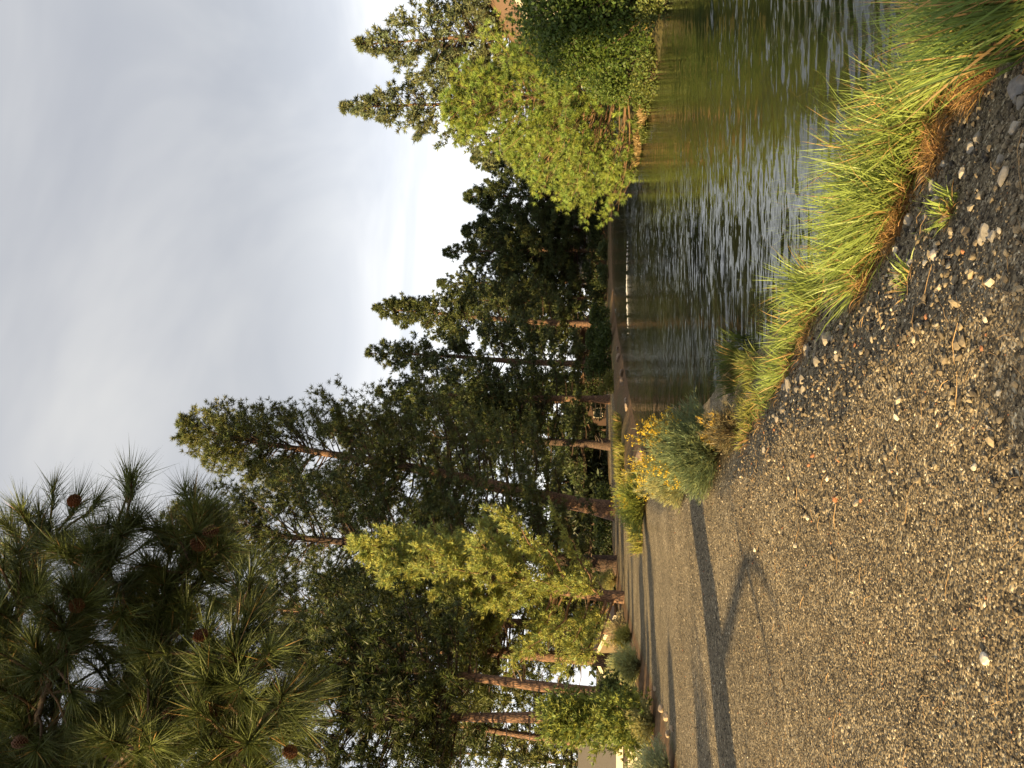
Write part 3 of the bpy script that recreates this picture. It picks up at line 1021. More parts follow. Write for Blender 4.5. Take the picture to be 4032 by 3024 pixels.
# ------------------------------------------------------------------ grasses and brush
def blades(rng, n, rad, length, width, tilt, bend, col0, col1, segs=4, wind=(0, 0), dry=0.1, spot=None, lenvar=0.5):
    """n curved tapering blades rooted in a disc of radius rad"""
    a = rng.uniform(0, 6.283, n)
    r = rad * np.sqrt(rng.uniform(0, 1, n))
    B = np.stack([r * np.cos(a), r * np.sin(a), np.zeros(n)], 1)
    if spot is not None:
        B = spot[rng.randint(0, len(spot), n)] + B
    az = a + rng.normal(size=n) * 0.7
    ti = np.abs(rng.normal(size=n)) * tilt
    D = np.stack([np.sin(ti) * np.cos(az) + wind[0], np.sin(ti) * np.sin(az) + wind[1], np.cos(ti)], 1)
    D = unit(D)
    ln = length * rng.uniform(1 - lenvar, 1.1, n)
    H = unit(np.stack([D[:, 0], D[:, 1], np.full(n, 1e-3)], 1) * np.array([1, 1, 0]) + 1e-6)
    bd = bend * rng.uniform(0.2, 1.5, n)
    rows = []
    pos = B.copy()
    d = D.copy()
    pts = [pos.copy()]
    for s in range(segs):
        pos = pos + d * (ln / segs)[:, None]
        pts.append(pos.copy())
        d = unit(d + H * (bd * 0.32)[:, None] - np.array([0, 0, 1.0]) * (bd * 0.22 * (s + 1) / segs * 2)[:, None])
    pts = np.stack(pts, 1)                                  # n, segs+1, 3
    side = unit(np.cross(D, unit(rng.normal(size=(n, 3)))))
    prof = np.array([0.7, 1.0, 0.85, 0.55, 0.0, 0.0])[:segs + 1].copy()
    prof[-1] = 0.06
    w = (width * rng.uniform(0.6, 1.25, n))[:, None, None] * prof[None, :, None] * 0.5
    Lp = pts - side[:, None, :] * w
    Rp = pts + side[:, None, :] * w
    V = np.stack([Lp, Rp], 2).reshape(-1, 3)                # n, seg+1, 2
    base = (np.arange(n) * (segs + 1) * 2)[:, None]
    k = np.arange(segs)[None, :] * 2
    Q = np.stack([base + k, base + k + 1, base + k + 3, base + k + 2], -1).reshape(-1, 4)
    f = np.linspace(0, 1, segs + 1)[None, :, None]
    tv = rng.uniform(0.7, 1.3, (n, 1, 1))
    c = (np.asarray(col0) * (1 - f) + np.asarray(col1) * f) * tv
    isdry = rng.uniform(size=n) < dry
    c[isdry] = np.array((0.42, 0.27, 0.10)) * tv[isdry]
    c = np.repeat(c[:, :, None, :], 2, 2).reshape(-1, 3)
    return V, Q, c


GREEN0, GREEN1 = (0.28, 0.32, 0.090), (0.22, 0.315, 0.062)


def grass_clump(label, x, y, rad, length, n, seed, wind=(0.1, 0.0), col0=GREEN0, col1=GREEN1, width=0.0095, bend=0.46, tilt=0.44, thatch=220, group='tall grass clumps along the near bank', dz=0.0, segs=5, dry=0.10):
    rng = np.random.RandomState(seed)
    zb = gz(x, y) + dz - 0.02
    root = empty('grass_clump', (x, y, zb))
    tag(root, label, 'grass', group)
    ns_ = 12 if rad < 0.5 else 24
    sp = np.stack([rng.uniform(-1, 1, ns_) * rad, rng.uniform(-1, 1, ns_) * rad, np.zeros(ns_)], 1)
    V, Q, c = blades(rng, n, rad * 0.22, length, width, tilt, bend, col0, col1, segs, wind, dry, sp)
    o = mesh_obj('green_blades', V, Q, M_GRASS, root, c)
    tag(o, kind='stuff')
    if thatch:
        ts_ = np.array([(ox, oy, gz(x + ox, y + oy) - zb + 0.005) for ox, oy in rng.uniform(-0.36, -0.02, (9, 2)) + rng.normal(size=(9, 2)) * 0.05])
        if rad < 0.15:
            ts_ = ts_ * 0.2
        V, Q, c = blades(rng, thatch * 3, rad * 0.4, 0.15, 0.0045, 1.1, 1.1, (0.30, 0.16, 0.07), (0.42, 0.25, 0.11), 4, (-0.3, -0.3), 0.35, ts_)
        o = mesh_obj('dry_thatch', V, Q, M_GRASS, root, c)
        tag(o, kind='stuff')
    return root


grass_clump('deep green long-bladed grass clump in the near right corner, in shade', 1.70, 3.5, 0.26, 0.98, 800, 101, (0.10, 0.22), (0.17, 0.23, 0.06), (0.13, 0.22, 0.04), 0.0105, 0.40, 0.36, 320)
grass_clump('bright grass clump right behind the shaded corner clump', 1.74, 4.42, 0.22, 0.62, 640, 102, (-0.02, 0.18), thatch=420)
grass_clump('tall sunlit yellow-green grass clump, third along the bank from the corner', 1.54, 4.92, 0.24, 0.72, 760, 103, (-0.02, 0.15), thatch=420)
grass_clump('widest sunlit grass clump at the middle of the near bank', 1.22, 5.28, 0.27, 0.80, 980, 104, (0.0, 0.12), thatch=420)
grass_clump('leaning sunlit grass clump with pale dry base, before the spiky clumps', 0.95, 5.75, 0.24, 0.66, 780, 105, (0.02, 0.12), thatch=340)
grass_clump('spiky green grass clump beside the large loose stones', 0.62, 7.25, 0.28, 0.56, 520, 106, (0.0, 0.05), width=0.010, bend=0.35, tilt=0.6, thatch=120)
grass_clump('smaller spiky grass clump just beyond the one by the loose stones', 0.30, 7.85, 0.26, 0.46, 420, 107, (0.0, 0.05), width=0.010, bend=0.35, tilt=0.6, thatch=80)
grass_clump('short grass clump low on the bank toward the flowering bush', -0.05, 8.55, 0.28, 0.30, 600, 108, (0, 0), width=0.010, tilt=0.65, thatch=50)
grass_clump('short yellowish grass clump at the end of the bank row', -0.40, 9.1, 0.28, 0.28, 600, 109, (0, 0), (0.24, 0.23, 0.06), (0.23, 0.24, 0.05), width=0.010, tilt=0.65, thatch=50)
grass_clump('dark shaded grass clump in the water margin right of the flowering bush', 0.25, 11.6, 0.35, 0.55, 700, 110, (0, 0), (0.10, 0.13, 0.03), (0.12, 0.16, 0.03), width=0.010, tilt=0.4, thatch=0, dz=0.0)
grass_clump('grass clump at the water edge just right of the flowering bush foot', 0.05, 10.3, 0.32, 0.34, 520, 113, (0, 0), (0.17, 0.19, 0.05), (0.19, 0.22, 0.05), width=0.010, tilt=0.6, thatch=0)
grass_clump('little green tuft on the gravel in front of the widest clump', 0.82, 4.02, 0.07, 0.20, 110, 111, (0, 0), thatch=20, group='little tufts on the gravel', tilt=0.6)
grass_clump('tiny grass tuft on the gravel, farther from the corner of two', 0.52, 4.35, 0.06, 0.15, 60, 112, (0, 0), thatch=8, group='little tufts on the gravel', tilt=0.7)

# far strip grasses
for i, (gx, gy, gl, gr_, lab) in enumerate([
        (-4.4, 27.0, 0.55, 0.8, 'fresh green grass patch at the tip of the strip between path and river'),
        (-4.2, 43.5, 0.6, 1.0, 'yellow-green grass patch beside the far inlet, nearer of two'),
        (-3.0, 48.5, 0.6, 1.1, 'yellow-green grass patch beside the far inlet, farther of two'),
        (10.4, 35.5, 0.35, 0.9, 'straw-coloured grass on the bare bank under the bushy young pine'),
        (10.6, 31.0, 0.35, 0.9, 'straw-coloured grass at the waterline between young pine and leafy shrub'),
        (11.2, 24.2, 0.9, 0.5, 'bright long grass at the waterline below the big leafy shrub')]):
    straw = i in (3, 4)
    grass_clump(lab, gx, gy, gr_, gl, 900, 130 + i, (0, 0), (0.36, 0.25, 0.11) if straw else (0.22, 0.21, 0.05), (0.40, 0.29, 0.13) if straw else (0.25, 0.25, 0.05), width=0.03, tilt=0.5, thatch=0, group='grass patches on the banks', segs=3)


def brush(name, label, x, y, h, w, seed, col, stems=700, flower=0, fcol=(0.55, 0.40, 0.03), tip=(0.22, 0.25, 0.12), width=0.006, group=None, cat='shrub', leafn=3):
    """rabbitbrush / sagebrush: fine stems fanning up from one foot, flower heads on the ends"""
    rng = np.random.RandomState(seed)
    zb = gz(x, y) - 0.03
    root = empty(name, (x, y, zb))
    tag(root, label, cat, group)
    a = rng.uniform(0, 6.283, stems)
    el = np.arccos(rng.uniform(0.12, 1.0, stems))
    el *= rng.uniform(0.85, 1.0, stems)
    d = np.stack([np.sin(el) * np.cos(a) * w * 0.5, np.sin(el) * np.sin(a) * w * 0.5, np.cos(el) * h * 0.94 + 0.05 * h], 1)
    lump = 1 + 0.12 * np.sin(3 * a + seed) + 0.1 * np.sin(5 * el + 2 * a)
    tipp = d * (lump * rng.uniform(0.72, 1.02, stems))[:, None]
    # stems
    B = Batch()
    n = stems
    b0 = np.stack([0.10 * w * np.cos(a), 0.10 * w * np.sin(a), np.zeros(n)], 1) * rng.uniform(0, 1, (n, 1))
    mid = 0.5 * (b0 + tipp) + np.array([0, 0, 0.07 * h]) * rng.uniform(-0.2, 1, (n, 1)) - tipp * np.array([0.08, 0.08, 0])
    side = unit(np.cross(tipp, unit(rng.normal(size=(n, 3)))))
    ww = width * rng.uniform(0.7, 1.3, (n, 1))
    V = np.stack([b0 - side * ww, b0 + side * ww, mid + side * ww * 0.8, mid - side * ww * 0.8, tipp + side * ww * 0.4, tipp - side * ww * 0.4], 1).reshape(-1, 3)
    k = (np.arange(n) * 6)[:, None]
    Q = np.concatenate([k + np.array([[0, 1, 2, 3]]), k + np.array([[3, 2, 4, 5]])])
    tv = rng.uniform(0.7, 1.3, (n, 1))
    c = np.stack([np.tile((0.20, 0.15, 0.08), (n, 1)), np.tile((0.20, 0.15, 0.08), (n, 1)), np.tile(col, (n, 1)), np.tile(col, (n, 1)), np.tile(tip, (n, 1)), np.tile(tip, (n, 1))], 1) * tv[:, None, :]
    B.add(V, Q, c.reshape(-1, 3))
    B.build('stems', M_GRASS, root)['kind'] = 'stuff'
    # thread leaves on the outer half
    rep = leafn
    u = rng.uniform(0.45, 1.0, n * rep)
    P0 = np.repeat(mid, rep, 0) * (1 - (u[:, None] - 0.45) / 0.55) + np.repeat(tipp, rep, 0) * ((u[:, None] - 0.45) / 0.55)
    D = np.repeat(unit(tipp), rep, 0)
    V, Q, c = tufts(rng, P0, D, 3, 0.095 * max(1, h), width * 1.7, 0.40, tip, 0.25)
    mesh_obj('leaves', V, Q, M_GRASS, root, c)['kind'] = 'stuff'
    if flower:
        F = Batch()
        score = tipp[:, 2] / h + 0.35 * np.sin(2.3 * a + seed) + rng.uniform(-0.25, 0.25, n)
        sel = np.argsort(-score)[:flower]
        nf = 16
        C0 = np.repeat(tipp[sel], nf, 0) + rng.normal(size=(flower * nf, 3)) * np.array([0.020, 0.020, 0.016]) * max(1, h)
        nrm = unit(rng.normal(size=(flower * nf, 3)) + np.array([0, 0, 0.8]))
        tx = unit(np.cross(nrm, unit(rng.normal(size=(flower * nf, 3)))))
        ty = np.cross(nrm, tx)
        s = 0.011 * max(1, h) * rng.uniform(0.6, 1.3, (flower * nf, 1))
        V = np.stack([C0 - tx * s, C0 + ty * s, C0 + tx * s, C0 - ty * s], 1).reshape(-1, 3)
        cc = np.repeat(np.asarray(fcol)[None, :] * rng.uniform(0.6, 1.25, (flower * nf, 1)), 4, 0)
        F.add(V, np.arange(len(V)).reshape(-1, 4), cc)
        F.build('flower_heads', M_GRASS, root)['kind'] = 'stuff'
    return root


brush('flowering_bush', 'round blue-green bush with yellow flower heads at the gravel edge', -0.85, 10.8, 1.02, 1.45, 201, (0.12, 0.155, 0.085), stems=1600, flower=140, fcol=(0.60, 0.42, 0.04), tip=(0.19, 0.235, 0.11), width=0.005)
brush('flowering_bush', 'pale feathery bush behind the yellow-flowered one', -1.62, 14.6, 0.95, 1.3, 202, (0.24, 0.24, 0.10), stems=900, flower=40, tip=(0.34, 0.34, 0.15), width=0.006)
brush('flowering_bush', 'low brown twiggy growth under the yellow-flowered bush', -0.55, 10.2, 0.45, 0.7, 203, (0.17, 0.13, 0.08), stems=300, flower=24, fcol=(0.45, 0.30, 0.05), tip=(0.20, 0.17, 0.09), width=0.005)
brush('green_bush', 'bright green bush where the gravel narrows, past the pale feathery one', -3.45, 24.3, 1.0, 2.0, 204, (0.20, 0.22, 0.06), stems=1000, flower=40, tip=(0.27, 0.31, 0.07), width=0.009)
brush('green_bush', 'yellow-tipped bush beside the brown rocks at the inlet', -3.3, 28.5, 0.9, 1.4, 205, (0.22, 0.20, 0.07), stems=600, flower=70, tip=(0.30, 0.28, 0.09), width=0.010)
GRV = 'brush along the left verge'
brush('sagebrush', 'pale green fan-shaped sagebrush on the left verge below the reddish trunk', -8.95, 26.5, 1.15, 1.5, 206, (0.24, 0.25, 0.11), stems=900, tip=(0.462, 0.490, 0.224), width=0.010, group=GRV)
brush('sagebrush', 'sage-green brush at the left edge of the picture beside the gravel', -7.35, 15.6, 0.85, 1.5, 207, (0.18, 0.20, 0.11), stems=1100, tip=(0.336, 0.378, 0.210), width=0.006, group=GRV)
brush('sagebrush', 'dry-tipped sagebrush on the left verge by the gravel berm', -8.1, 20.0, 0.75, 1.1, 208, (0.24, 0.23, 0.10), stems=800, tip=(0.434, 0.420, 0.182), width=0.008, group=GRV)
brush('sagebrush', 'dull green bush on the verge below the V-trunked pines', -9.0, 22.6, 0.95, 1.4, 209, (0.13, 0.15, 0.05), stems=900, tip=(0.280, 0.294, 0.084), width=0.009, group=GRV)
brush('sagebrush', 'greyish brush at the foot of the large juniper', -10.9, 36.5, 1.0, 2.2, 210, (0.20, 0.17, 0.10), stems=800, tip=(0.378, 0.322, 0.182), width=0.012, group=GRV)
brush('sagebrush', 'pale tuft-like brush on the verge just past the large juniper', -12.9, 55.0, 1.4, 1.8, 211, (0.30, 0.24, 0.10), stems=600, tip=(0.420, 0.420, 0.182), width=0.016, group=GRV)
brush('sagebrush', 'small yellow-flowered brush on the verge in front of the juniper', -10.0, 33.0, 0.8, 1.1, 212, (0.20, 0.19, 0.06), stems=500, flower=60, tip=(0.364, 0.364, 0.098), width=0.010, group=GRV)
brush('sagebrush', 'wide dull brush on the left slope beneath the small juniper', -8.9, 18.3, 0.9, 1.6, 213, (0.14, 0.16, 0.06), stems=900, tip=(0.266, 0.308, 0.126), width=0.008, group=GRV)


# ------------------------------------------------------------------ stones
def ico():
    p = (1 + 5 ** 0.5) / 2
    V = np.array([(-1, p, 0), (1, p, 0), (-1, -p, 0), (1, -p, 0), (0, -1, p), (0, 1, p), (0, -1, -p), (0, 1, -p), (p, 0, -1), (p, 0, 1), (-p, 0, -1), (-p, 0, 1)], float)
    V = unit(V)
    F = np.array([(0, 11, 5), (0, 5, 1), (0, 1, 7), (0, 7, 10), (0, 10, 11), (1, 5, 9), (5, 11, 4), (11, 10, 2), (10, 7, 6), (7, 1, 8), (3, 9, 4), (3, 4, 2), (3, 2, 6), (3, 6, 8), (3, 8, 9), (4, 9, 5), (2, 4, 11), (6, 2, 10), (8, 6, 7), (9, 8, 1)])
    return V, F


def octa():
    V = np.array([(1, 0, 0), (-1, 0, 0), (0, 1, 0), (0, -1, 0), (0, 0, 1), (0, 0, -1)], float)
    F = np.array([(0, 2, 4), (2, 1, 4), (1, 3, 4), (3, 0, 4), (2, 0, 5), (1, 2, 5), (3, 1, 5), (0, 3, 5)])
    return V, F


def stone_colors(rng, n):
    pal = np.array([(0.050, 0.042, 0.032), (0.11, 0.088, 0.058), (0.175, 0.138, 0.087), (0.24, 0.192, 0.120), (0.34, 0.285, 0.195), (0.58, 0.50, 0.36), (0.34, 0.15, 0.07)])
    c = pal[rng.choice(7, n, p=[0.19, 0.23, 0.27, 0.20, 0.08, 0.022, 0.008])]
    return c * rng.uniform(0.8, 1.25, (n, 1))


def scatter_stones(name, rng, P, S, shape, mat, colors, flat=0.62):
    V0, F0 = shape
    n, m = len(P), len(V0)
    jit = 1 + rng.uniform(-0.28, 0.28, (n, m, 1))
    V = V0[None] * jit * (S[:, None, None] * 0.5)
    V = V * np.stack([rng.uniform(0.8, 1.3, n), rng.uniform(0.7, 1.1, n), rng.uniform(flat * 0.7, flat * 1.3, n)], 1)[:, None, :]
    a = rng.uniform(0, 6.283, n)
    ca, sa = np.cos(a)[:, None], np.sin(a)[:, None]
    X = V[:, :, 0] * ca - V[:, :, 1] * sa
    Y = V[:, :, 0] * sa + V[:, :, 1] * ca
    tx = rng.normal(size=(n, 1)) * 0.25
    Z = V[:, :, 2] + tx * X
    V = np.stack([X, Y, Z], -1) + P[:, None, :]
    F = (np.arange(n) * m)[:, None, None] + F0[None]
    return mesh_obj(name, V.reshape(-1, 3), F.reshape(-1, 3), mat, None, np.repeat(colors, m, 0))


def pebble_field(seed, r0, r1, per, smin, smax, shape, name, amax=31, bank=None):
    rng = np.random.RandomState(seed)
    area = math.radians(2 * amax) * 0.5 * (r1 * r1 - r0 * r0)
    n = int(area * per)
    r = np.sqrt(rng.uniform(r0 * r0, r1 * r1, n))
    a = np.radians(rng.uniform(-amax, amax, n))
    P = np.stack([r * np.sin(a), r * np.cos(a)], 1)
    z, sd, pd, ld = terrain(P)
    dn = wob(P[:, 0], P[:, 1], 2.1, 33) * 0.35 + wob(P[:, 0], P[:, 1], 7.0, 34) * 0.25
    keep = (sd > 0.12) & (pd < 1.4) & (rng.uniform(-0.6, 1.2, n) < 0.62 + dn)
    if bank:
        keep &= rng.uniform(0, 1, n) < np.clip((bank - sd) / 1.2, 0, 1) * np.clip((r1 - r) / 3.5, 0.0, 1)
    P, z = P[keep], z[keep]
    n = len(P)
    S = smin + (smax - smin) * rng.beta(1.1, 3.6, n)
    ob = scatter_stones(name, rng, np.column_stack([P, z + S * (0.30 if bank else 0.16)]), S, shape, M_STONE, stone_colors(rng, n))
    tag(ob, label='loose grey and tan gravel covering the near path' if r0 < 4 else 'loose gravel grains farther along the path', kind='stuff')
    return ob


pebble_field(1, 2.3, 5.2, 4100, 0.006, 0.025, octa(), 'gravel')
pebble_field(2, 5.2, 9.0, 1200, 0.009, 0.030, octa(), 'gravel')
pebble_field(4, 2.6, 9.6, 470, 0.016, 0.058, ico(), 'gravel', bank=2.7)
pebble_field(3, 9.0, 17.0, 190, 0.016, 0.040, octa(), 'gravel')


def rock_mesh(rng, size, flat=0.6, sub=1):
    V, F = ico()
    for _ in range(sub):
        E = {}
        V = list(map(tuple, V))
        NF = []

        def midp(i, j):
            k = (min(i, j), max(i, j))
            if k not in E:
                v = unit(np.array(V[i]) + np.array(V[j]))
                V.append(tuple(v))
                E[k] = len(V) - 1
            return E[k]
        for a, b, c in F:
            ab, bc, ca = midp(a, b), midp(b, c), midp(c, a)
            NF += [(a, ab, ca), (b, bc, ab), (c, ca, bc), (ab, bc, ca)]
        F = np.array(NF)
        V = np.array(V)
    V = np.array(V)
    # chip with random planes for an angular block
    for _ in range(9):
        nrm = unit(rng.normal(size=3))
        dcut = rng.uniform(0.55, 0.85)
        dd = V @ nrm - dcut
        V = V - np.outer(np.maximum(dd, 0), nrm)
    V = V * (1 + rng.uniform(-0.05, 0.05, (len(V), 1)))
    V = V * np.array([rng.uniform(0.9, 1.25), rng.uniform(0.75, 1.0), flat * rng.uniform(0.8, 1.2)]) * size * 0.5
    return V, F


def single_rock(name, label, x, y, size, seed, col, group=None, flat=0.6, sink=0.2, cat='stone'):
    rng = np.random.RandomState(seed)
    V, F = rock_mesh(rng, size, flat)
    o = mesh_obj(name, V, F, M_ROCK if size > 0.25 else M_STONE, None, np.tile(np.array(col) * rng.uniform(0.85, 1.15), (len(V), 1)))
    o.location = (x, y, gz(x, y) + size * flat * (0.5 - sink))
    o.rotation_euler = (rng.uniform(-0.2, 0.2), rng.uniform(-0.2, 0.2), rng.uniform(0, 6.28))
    tag(o, label, cat, group)
    return o


ORD = ('nearest', 'second', 'third', 'fourth', 'fifth', 'sixth')
PALE = (0.30, 0.26, 0.20)
single_rock('stone', 'largest pale flat stone in the dark gravel before the spiky grass', 0.32, 6.05, 0.15, 301, PALE)
single_rock('stone', 'pale square stone left of the largest flat one, in the dark gravel', -0.02, 6.95, 0.13, 302, PALE)
single_rock('stone', 'buff stone nearest the spiky grass clump', 0.28, 6.75, 0.10, 303, PALE)
single_rock('stone', 'white stone alone on the left foreground gravel', -1.05, 3.33, 0.06, 304, (0.62, 0.56, 0.45))
single_rock('stone', 'flat grey stone at the foot of the shaded corner clump', 1.22, 3.62, 0.12, 305, (0.20, 0.19, 0.18))
single_rock('stone', 'grey stone half under the corner clump, nearest the picture edge', 1.34, 3.28, 0.11, 306, (0.19, 0.18, 0.17))
single_rock('stone', 'pale double stone beside the thatch of the widest clump', 1.02, 4.48, 0.085, 307, PALE)
single_rock('stone', 'tan wedge stone at the base of the third clump', 0.90, 4.75, 0.09, 308, PALE)
single_rock('stone', 'pale stone on the path side of the little green tuft', 0.60, 3.98, 0.07, 309, (0.36, 0.32, 0.27))
GS = 'loose fist-sized stones in the dark gravel'
rng_s = np.random.RandomState(77)
for k in range(26):
    tt = rng_s.uniform(0, 1)
    px_ = 0.42 - 0.75 * tt + rng_s.normal() * 0.14
    py_ = 5.7 + 2.2 * tt + rng_s.normal() * 0.25
    single_rock('stone', 'loose tan stone among others in the dark gravel before the spiky grass', px_, py_, rng_s.uniform(0.045, 0.095), 320 + k, np.array(PALE) * rng_s.uniform(0.6, 1.05), GS)
GS2 = 'scattered stones near the corner clumps'
for k in range(18):
    px_ = rng_s.uniform(0.55, 1.2)
    py_ = rng_s.uniform(3.2, 4.6)
    single_rock('stone', 'grey-tan stone scattered on the gravel below the corner grass clumps', px_, py_, rng_s.uniform(0.04, 0.075), 360 + k, np.array((0.30, 0.27, 0.22)) * rng_s.uniform(0.6, 1.3), GS2)
single_rock('rock', 'brown flat rock at the head of the inlet beside the dark gap', -2.9, 33.2, 0.9, 401, (0.22, 0.15, 0.10), cat='rock')
single_rock('rock', 'blocky tan rock at the inlet next to the yellow-tipped bush', -3.5, 31.6, 0.8, 402, (0.26, 0.19, 0.13), cat='rock')
single_rock('rock', 'brown rock on the inlet shore nearest the pale feathery bush', -2.7, 29.6, 0.7, 403, (0.20, 0.14, 0.10), cat='rock')
for k, (rx_, ry_, sz) in enumerate([(-1.0, 47.5, 0.5), (-0.6, 50, 0.4), (0.5, 55, 0.55), (1.1, 57.5, 0.6), (2.4, 64.5, 0.7), (3.2, 68, 0.5)]):
    single_rock('rock', ORD[k] + ' rock from the inlet along the foot of the bare dirt bank', rx_ - 0.35, ry_, sz, 410 + k, (0.24, 0.18, 0.13), 'rocks along the dirt bank', cat='rock')
for k, (rx_, ry_) in enumerate([(-6.65, 16.2), (-6.9, 17.4), (-7.15, 18.5), (-7.5, 20.6), (-7.0, 16.8)]):
    single_rock('rock', ORD[(0, 2, 3, 4, 1)[k]] + ' tan stone from the left picture edge on the gravel berm', rx_, ry_, 0.16 + 0.03 * (k % 3), 420 + k, (0.36, 0.27, 0.18), 'stones on the left berm', cat='stone')

# fallen dry needles and straws on the gravel
rng_n = np.random.RandomState(91)
B = Batch()
for k in range(420):
    r_ = rng_n.uniform(2.6, 8.5)
    a_ = math.radians(rng_n.uniform(-28, 24))
    x_, y_ = r_ * math.sin(a_), r_ * math.cos(a_)
    if x_ > 0.9:
        continue
    z_ = gz(x_, y_) + 0.016
    an = rng_n.uniform(0, 6.28)
    ln = rng_n.uniform(0.06, 0.17)
    d_ = np.array([math.cos(an), math.sin(an), 0])
    s_ = np.array([-d_[1], d_[0], 0])
    p0 = np.array([x_, y_, z_])
    P_ = np.stack([p0, p0 + d_ * ln * 0.5 + s_ * ln * rng_n.uniform(-0.12, 0.12) + (0, 0, rng_n.uniform(0, 0.012)), p0 + d_ * ln])
    V, Q = tube(P_, [0.0012, 0.0015, 0.0008], 3)
    B.add(V, Q, np.array((0.42, 0.27, 0.12)) * rng_n.uniform(0.5, 1.2))
tag(B.build('fallen_needles', M_TWIG), label='dry pine needles and straws strewn over the gravel', kind='stuff')


# ------------------------------------------------------------------ near pine with hanging boughs and cones
def near_pine():
    rng = np.random.RandomState(500)
    tx, ty = -7.4, 6.9
    zb = gz(tx, ty) - 0.1
    root = empty('pine_tree', (tx, ty, zb))
    tag(root, 'near pine whose long-needled boughs and cones hang into the upper left corner', 'tree')
    O = np.array([tx, ty, zb])
    t = np.linspace(0, 1, 18)
    H = 19.0
    ax = np.stack([0.25 * np.sin(3 * t), 0.2 * np.sin(2 * t), H * t], 1)
    rad = 0.68 * (1 - t) ** 0.8 + 0.02
    rad[0] *= 1.2
    V, Q = tube(ax, rad, 14)
    mesh_obj('trunk', V, Q, M_BARK, root, None, True)
    boughs = [
        [(-1.95, 4.5, 4.2), (-1.83, 4.4, 4.0), (-1.74, 4.3, 3.82), (-1.67, 4.25, 3.68), (-1.59, 4.2, 3.56), (-1.5, 4.15, 3.48), (-1.35, 4.1, 3.38)],
        [(-2.2, 4.9, 4.48), (-1.94, 4.8, 4.32), (-1.76, 4.7, 4.12), (-1.6, 4.6, 3.97), (-1.41, 4.5, 3.93), (-1.31, 4.5, 3.94), (-1.25, 4.45, 3.97)],
        [(-2.49, 4.8, 4.91), (-1.73, 4.7, 4.72), (-1.28, 4.6, 4.45), (-0.95, 4.5, 4.3), (-0.82, 4.4, 4.1)],
        [(-2.61, 5, 5.37), (-1.71, 5, 5.24), (-1.15, 4.9, 5.07), (-0.95, 4.8, 4.88)],
        [(-2.17, 4.2, 3.52), (-1.87, 4.1, 3.36), (-1.75, 4.0, 3.2)],
        [(-2.29, 4.4, 3.66), (-1.88, 4.3, 3.41), (-1.63, 4.2, 3.34), (-1.48, 4.1, 3.3)],
        [(-2.64, 5.0, 4.76), (-1.84, 4.8, 4.39), (-1.47, 4.7, 4.13), (-1.0, 4.6, 3.87), (-0.82, 4.5, 3.74)],
        [(-2.36, 4.5, 4.1), (-2.04, 4.4, 3.85), (-1.88, 4.3, 3.61), (-1.79, 4.2, 3.41)],
        [(-2.34, 4.4, 4.76), (-1.87, 4.3, 4.58), (-1.48, 4.2, 4.43), (-1.22, 4.1, 4.23)],
        [(-2.22, 4.2, 4.19), (-1.91, 4.1, 3.97), (-1.79, 4.0, 3.74)],
        [(-2.5, 4.6, 5.1), (-1.9, 4.5, 4.95), (-1.5, 4.4, 4.85), (-1.2, 4.35, 4.7)],
        [(-4.6, 4.2, 5.6), (-3.9, 3.3, 5.4), (-3.3, 2.6, 5.15), (-2.9, 2.1, 4.95)],  # from here on: unseen boughs added on the sun side to shade the hanging ones
        [(-4.4, 4.5, 5.2), (-3.6, 3.6, 5.1), (-3.0, 3.0, 4.9), (-2.6, 2.5, 4.75)],
        [(-4.8, 4.4, 6.0), (-3.8, 3.7, 5.8), (-3.2, 3.1, 5.6), (-2.7, 2.6, 5.4)],
        [(-4.7, 4.0, 5.0), (-4.0, 3.0, 4.9), (-3.5, 2.4, 4.8), (-3.2, 1.9, 4.7)],
    ]
    side = [
        [(-1.59, 4.2, 3.56), (-1.6, 4.1, 3.39), (-1.58, 4.0, 3.25)],
        [(-1.45, 4.5, 3.93), (-1.37, 4.4, 3.79)],
        [(-1.65, 4.6, 4.16), (-1.11, 4.5, 3.88), (-0.95, 4.4, 3.64)],
        [(-1.28, 4.6, 4.45), (-1.15, 4.5, 4.3), (-1.12, 4.4, 4.12)],
        [(-1.47, 4.7, 4.13), (-1.35, 4.6, 4.0)],
        [(-1.08, 4.9, 5.07), (-0.95, 4.8, 4.8)],
        [(-1.88, 4.3, 3.41), (-1.8, 4.2, 3.2)],
    ]
    TC, TD = [], []

    def feed(P, u0, step):
        """twigs with a needle brush on each end, along a bough"""
        tw = Batch()
        d = np.concatenate([[0], np.cumsum(np.linalg.norm(np.diff(P, axis=0), axis=1))])
        Lb = d[-1]
        s = u0
        while s < Lb:
            p = np.array([np.interp(s, d, P[:, i]) for i in range(3)])
            q = np.array([np.interp(min(s + 0.05, Lb), d, P[:, i]) for i in range(3)])
            f = unit(q - p + 1e-6)
            dv = unit(f * rng.uniform(0.3, 1.0) + rng.normal(size=3) * 0.55 + np.array([0.25, -0.1, -0.05]))
            tl = rng.uniform(0.08, 0.32)
            e = p + dv * tl
            e2 = e + unit(dv + np.array([0, 0, 0.25])) * 0.08
            V, Q = tube(np.stack([p, 0.5 * (p + e) + rng.normal(size=3) * 0.012, e, e2]), [0.009, 0.008, 0.007, 0.006], 5)
            tw.add(V, Q, np.array((0.12, 0.075, 0.045)) * rng.uniform(0.7, 1.4))
            TC.append(e)
            TD.append(e2 - e)
            s += step * rng.uniform(0.6, 1.4)
        TC.append(P[-1])
        TD.append(P[-1] - P[-2])
        return tw
